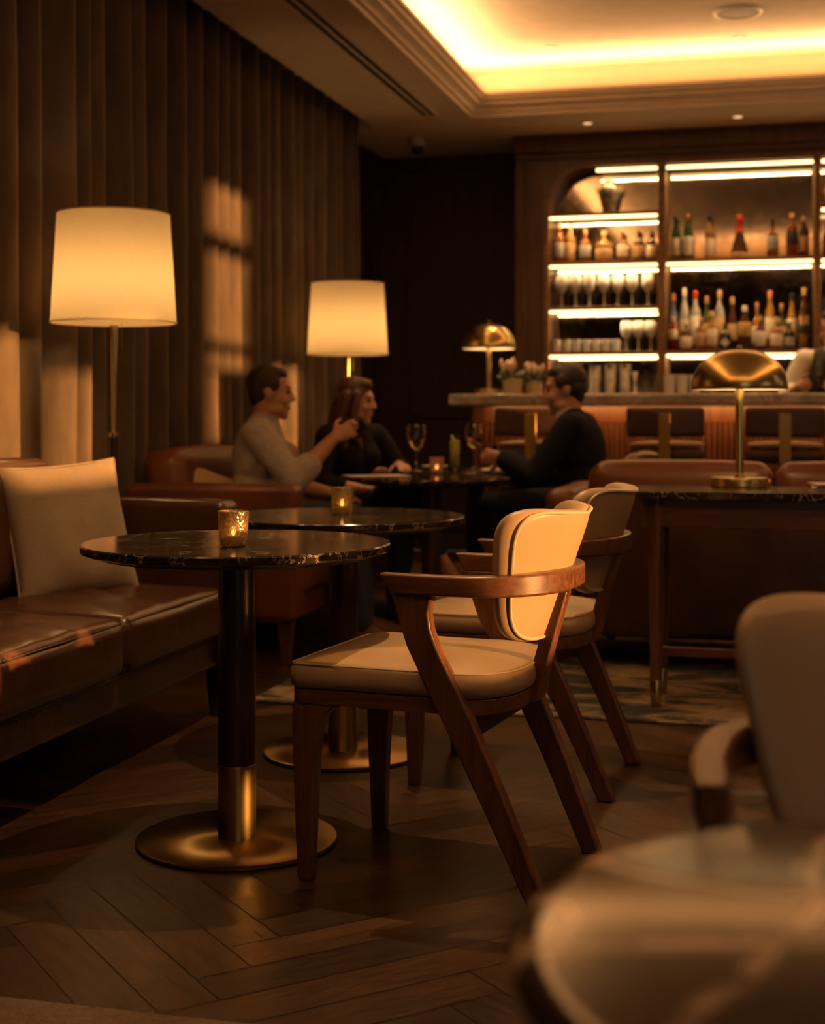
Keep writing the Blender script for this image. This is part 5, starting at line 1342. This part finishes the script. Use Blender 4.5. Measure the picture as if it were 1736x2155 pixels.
# his glass: a small coupe held in the hand
g = T(0, 0, 0)
root = t
hw = t.matrix_basis.copy()
pos = Matrix.Translation(t.location) @ Matrix.Rotation(t.rotation_euler.z, 4, 'Z') @ V(0.472, -0.105, 0.930)
gl = thing('lowball_glass', 'small clear glass held up by the man in the grey shirt', 'glass', pos)
MB().lathe([(0.026, 0), (0.029, 0.002), (0.034, 0.080), (0.0325, 0.080), (0.028, 0.010), (0.0005, 0.009)], 24).obj('glass', GLASS, gl, ang=60)
MB().lathe([(0.0275, 0.0105), (0.0285, 0.012), (0.030, 0.035), (0.029, 0.036)], 20).obj('drink', WINE, gl)

# ---- woman with long auburn hair
t = person('woman with long auburn hair in a black top, sitting behind the menu', -0.338, 7.45, -50)
J = dict(pelvis=V(0, 0, 0.545), chest=V(0.035, 0, 0.825), neck=V(0.060, 0, 0.985), sh_l=V(0.045, 0.165, 0.925), sh_r=V(0.045, -0.165, 0.925))
el_l, wr_l = V(0.130, 0.255, 0.745), V(0.300, 0.100, 0.782)
el_r, wr_r = V(0.085, -0.235, 0.690), V(0.285, -0.045, 0.655)
hip = [V(0.03, 0.085, 0.53), V(0.03, -0.085, 0.53)]
knee = [V(0.43, 0.035, 0.565), V(0.445, 0.030, 0.665)]
ank = [V(0.33, 0.050, 0.085), V(0.565, 0.145, 0.345)]
HM = head_frame(V(0.080, 0.0, 1.108), math.radians(34), math.radians(5))
b = MB(); torso(b, J, 0.160, 0.092, 0, True)
b.capsule(J['neck']-V(0, 0, 0.04), 0.048, HM @ V(-0.02, 0, -0.07), 0.045); add_head(b, HM, 0.94)
limb(b, J['sh_r'], el_r, wr_r, 0.046, 0.035, 0.025); limb(b, J['sh_l'], el_l, wr_l, 0.046, 0.035, 0.025)
add_hand(b, wr_r, V(1, 0.35, -0.1), V(0, 0, -1), 1, 0.35, 0.9); add_hand(b, wr_l, V(1, -0.45, -0.04), V(0, 0, -1), -1, 0.3, 0.9)
for i in range(2):
    limb(b, hip[i], knee[i], ank[i], 0.080, 0.052, 0.034)
foot(b, ank[0], (1, 0.1, 0), 0.9); foot(b, ank[1], (0.9, 0.3, -0.45), 0.9, 0, -0.045)
melt(b, 'body', SKIN, t, 0.006); add_eyes(HM, t, 0.94)
b = MB(); torso(b, J, 0.160, 0.092, 0.013, True)
limb(b, J['sh_r'], el_r, wr_r, 0.046, 0.038, 0.03, 0.012, 0.10); limb(b, J['sh_l'], el_l, wr_l, 0.046, 0.038, 0.03, 0.012, 0.10)
melt(b, 'top', BLACKC, t, 0.008, 4)
b = MB()
for i in range(2): limb(b, hip[i], knee[i], ank[i], 0.080, 0.054, 0.042, 0.011, 0.90)
b.ball(J['pelvis']-V(0, 0, 0.02), (0.115, 0.165, 0.10)); melt(b, 'jeans', DENIM, t, 0.008, 4)
b = MB(); foot(b, ank[0], (1, 0.1, 0), 0.9, 0.006); melt(b, 'shoe', SHOEB, t, 0.008, 3)
b = MB(); R3 = HM.to_3x3()
def E(c, r): b.ball(HM @ V(*c), r, R3)
E((-0.022, 0, 0.044), (0.097, 0.082, 0.083)); E((-0.055, 0, -0.01), (0.062, 0.080, 0.085)); E((0.030, 0, 0.086), (0.050, 0.056, 0.034))
for s in (-1, 1):                                     # long locks in front of and behind the shoulders
    for (a0, a1, a2, a3, r0) in (((0.020, s*0.074, 0.03), (0.020, s*0.090, -0.07), (0.045, s*0.098, -0.16), (0.075, s*0.085, -0.24), 0.026), ((-0.03, s*0.078, 0.02), (-0.04, s*0.092, -0.08), (-0.03, s*0.100, -0.18), (0.0, s*0.095, -0.26), 0.032), ((-0.075, s*0.045, 0.0), (-0.095, s*0.055, -0.10), (-0.095, s*0.06, -0.20), (-0.085, s*0.055, -0.27), 0.040)):
        q = [HM @ V(*a) for a in (a0, a1, a2, a3)]
        for i in range(3): b.capsule(q[i], r0*(1-0.12*i), q[i+1], r0*(0.88-0.2*i))
melt(b, 'hair', HAIRR, t, 0.007, 4)

# ---- man in the dark suit
t = person('man in a dark navy suit seen from the side, holding a small glass', 0.87, 7.3, 163)
J = dict(pelvis=V(-0.02, 0, 0.575), chest=V(0.030, 0, 0.875), neck=V(0.075, 0, 1.035), sh_l=V(0.040, 0.190, 0.975), sh_r=V(0.040, -0.190, 0.975))
el_l, wr_l = V(0.205, 0.240, 0.735), V(0.395, 0.130, 0.815)
el_r, wr_r = V(0.165, -0.250, 0.725), V(0.375, -0.145, 0.690)
hip, knee, ank = [V(0.01, s*0.095, 0.565) for s in (1, -1)], [V(0.445, s*0.13, 0.575) for s in (1, -1)], [V(0.46, s*0.13, 0.095) for s in (1, -1)]
HM = head_frame(V(0.100, 0, 1.166), math.radians(10), math.radians(6))
b = MB(); torso(b, J, 0.19, 0.108)
b.capsule(J['neck']-V(0, 0, 0.03), 0.060, HM @ V(-0.02, 0, -0.07), 0.056); add_head(b, HM, 1.03)
limb(b, J['sh_r'], el_r, wr_r, 0.056, 0.042, 0.029); limb(b, J['sh_l'], el_l, wr_l, 0.056, 0.042, 0.029)
add_hand(b, wr_l, V(1, -0.1, 0.12), V(0.1, -1, 0.05), -1 if False else 1, 0.7); add_hand(b, wr_r, V(1, 0.2, -0.1), V(0, 0, -1), 1, 0.3)
for i in range(2):
    limb(b, hip[i], knee[i], ank[i], 0.085, 0.058, 0.038); foot(b, ank[i], (1, 0, 0))
melt(b, 'body', SKIN, t, 0.0062); add_eyes(HM, t, 1.03)
b = MB(); torso(b, J, 0.19, 0.108, 0.024)
for s, el, wr in ((J['sh_r'], el_r, wr_r), (J['sh_l'], el_l, wr_l)): limb(b, s, el, wr, 0.058, 0.044, 0.038, 0.018, 0.86)
b.ball(J['pelvis']-V(-0.01, 0, 0.03), (0.15, 0.19, 0.12)); melt(b, 'jacket', NAVYC, t, 0.008, 4)
for s_, (el, wr) in enumerate(((el_r, wr_r), (el_l, wr_l))):
    b = MB(); b.capsule(el.lerp(wr, 0.84), 0.040, el.lerp(wr, 0.96), 0.036); melt(b, 'shirt_cuff', WHITEC, t, 0.006, 2)
b = MB(); b.capsule(J['neck']-V(-0.01, 0, 0.02), 0.066, J['neck']+V(0.012, 0, 0.022), 0.062); melt(b, 'shirt_collar', WHITEC, t, 0.006, 2)
b = MB()
for i in range(2): limb(b, hip[i], knee[i], ank[i], 0.088, 0.062, 0.050, 0.014, 0.93)
melt(b, 'trousers', NAVYC, t, 0.009, 4)
for i in range(2):
    b = MB(); foot(b, ank[i], (1, 0, 0), 1.0, 0.006); melt(b, 'shoe', SHOEK, t, 0.008, 3)
short_hair(HM, t, HAIRB, 1.05)
pos = Matrix.Translation(t.location) @ Matrix.Rotation(t.rotation_euler.z, 4, 'Z') @ V(0.470, 0.078, 0.795)
gl = thing('lowball_glass', 'small clear glass in the hand of the suited man', 'glass', pos)
MB().lathe([(0.026, 0), (0.029, 0.002), (0.034, 0.085), (0.0325, 0.085), (0.028, 0.010), (0.0005, 0.009)], 24).obj('glass', GLASS, gl, ang=60)
MB().lathe([(0.0275, 0.0105), (0.0285, 0.012), (0.030, 0.035), (0.029, 0.036)], 20).obj('drink', glass_mat('red_drink', (0.70, 0.22, 0.10), 0.03, 1.33), gl)

# ---- bartender
t = thing('person', 'bartender in a white shirt and dark waistcoat behind the bar', 'person', (0.36, 9.62, 0), math.radians(-104))
J = dict(pelvis=V(0, 0, 0.98), chest=V(0.03, 0, 1.29), neck=V(0.05, 0, 1.46), sh_l=V(0.035, 0.19, 1.395), sh_r=V(0.035, -0.19, 1.395))
el_r, wr_r = V(0.07, -0.295, 1.155), V(0.285, -0.160, 1.225); el_l, wr_l = V(0.09, 0.27, 1.155), V(0.30, 0.10, 1.235)
hip, knee, ank = [V(0, s*0.09, 0.95) for s in (1, -1)], [V(0.02, s*0.10, 0.51) for s in (1, -1)], [V(-0.01, s*0.11, 0.085) for s in (1, -1)]
HM = head_frame(V(0.075, 0, 1.60), math.radians(-15), math.radians(14))
b = MB(); torso(b, J, 0.185, 0.105)
b.capsule(J['neck']-V(0, 0, 0.03), 0.058, HM @ V(-0.02, 0, -0.07), 0.055); add_head(b, HM)
limb(b, J['sh_r'], el_r, wr_r, 0.055, 0.042, 0.029); limb(b, J['sh_l'], el_l, wr_l, 0.055, 0.042, 0.029)
add_hand(b, wr_r, V(1, 0.35, 0.0), V(0.2, 1, 0), 1, 0.6); add_hand(b, wr_l, V(1, -0.35, 0.0), V(0.2, -1, 0), 1, 0.6)
for i in range(2):
    limb(b, hip[i], knee[i], ank[i], 0.088, 0.058, 0.040); foot(b, ank[i], (1, 0, 0))
melt(b, 'body', SKIN, t, 0.0065); add_eyes(HM, t)
b = MB(); torso(b, J, 0.185, 0.105, 0.012); b.capsule(J['neck']-V(0.01, 0, 0.03), 0.068, J['neck'], 0.064)
for s, el, wr in ((J['sh_r'], el_r, wr_r), (J['sh_l'], el_l, wr_l)): limb(b, s, el, wr, 0.058, 0.048, 0.04, 0.016, 0.25)
melt(b, 'shirt', WHITEC, t, 0.008, 4)
b = MB(); J2 = dict(J); torso(b, dict(J, sh_l=J['sh_l']-V(0, 0.085, 0.0), sh_r=J['sh_r']+V(0, 0.085, 0.0)), 0.172, 0.105, 0.024, False, False); melt(b, 'waistcoat', VESTC, t, 0.008, 4)
b = MB()
for i in range(2): limb(b, hip[i], knee[i], ank[i], 0.090, 0.064, 0.052, 0.014, 0.95)
b.ball(J['pelvis']-V(0, 0, 0.02), (0.125, 0.175, 0.12)); melt(b, 'trousers', VESTC, t, 0.009, 4)
for i in range(2):
    b = MB(); foot(b, ank[i], (1, 0, 0), 1.0, 0.006); melt(b, 'shoe', SHOEK, t, 0.008, 3)
short_hair(HM, t, HAIRB)
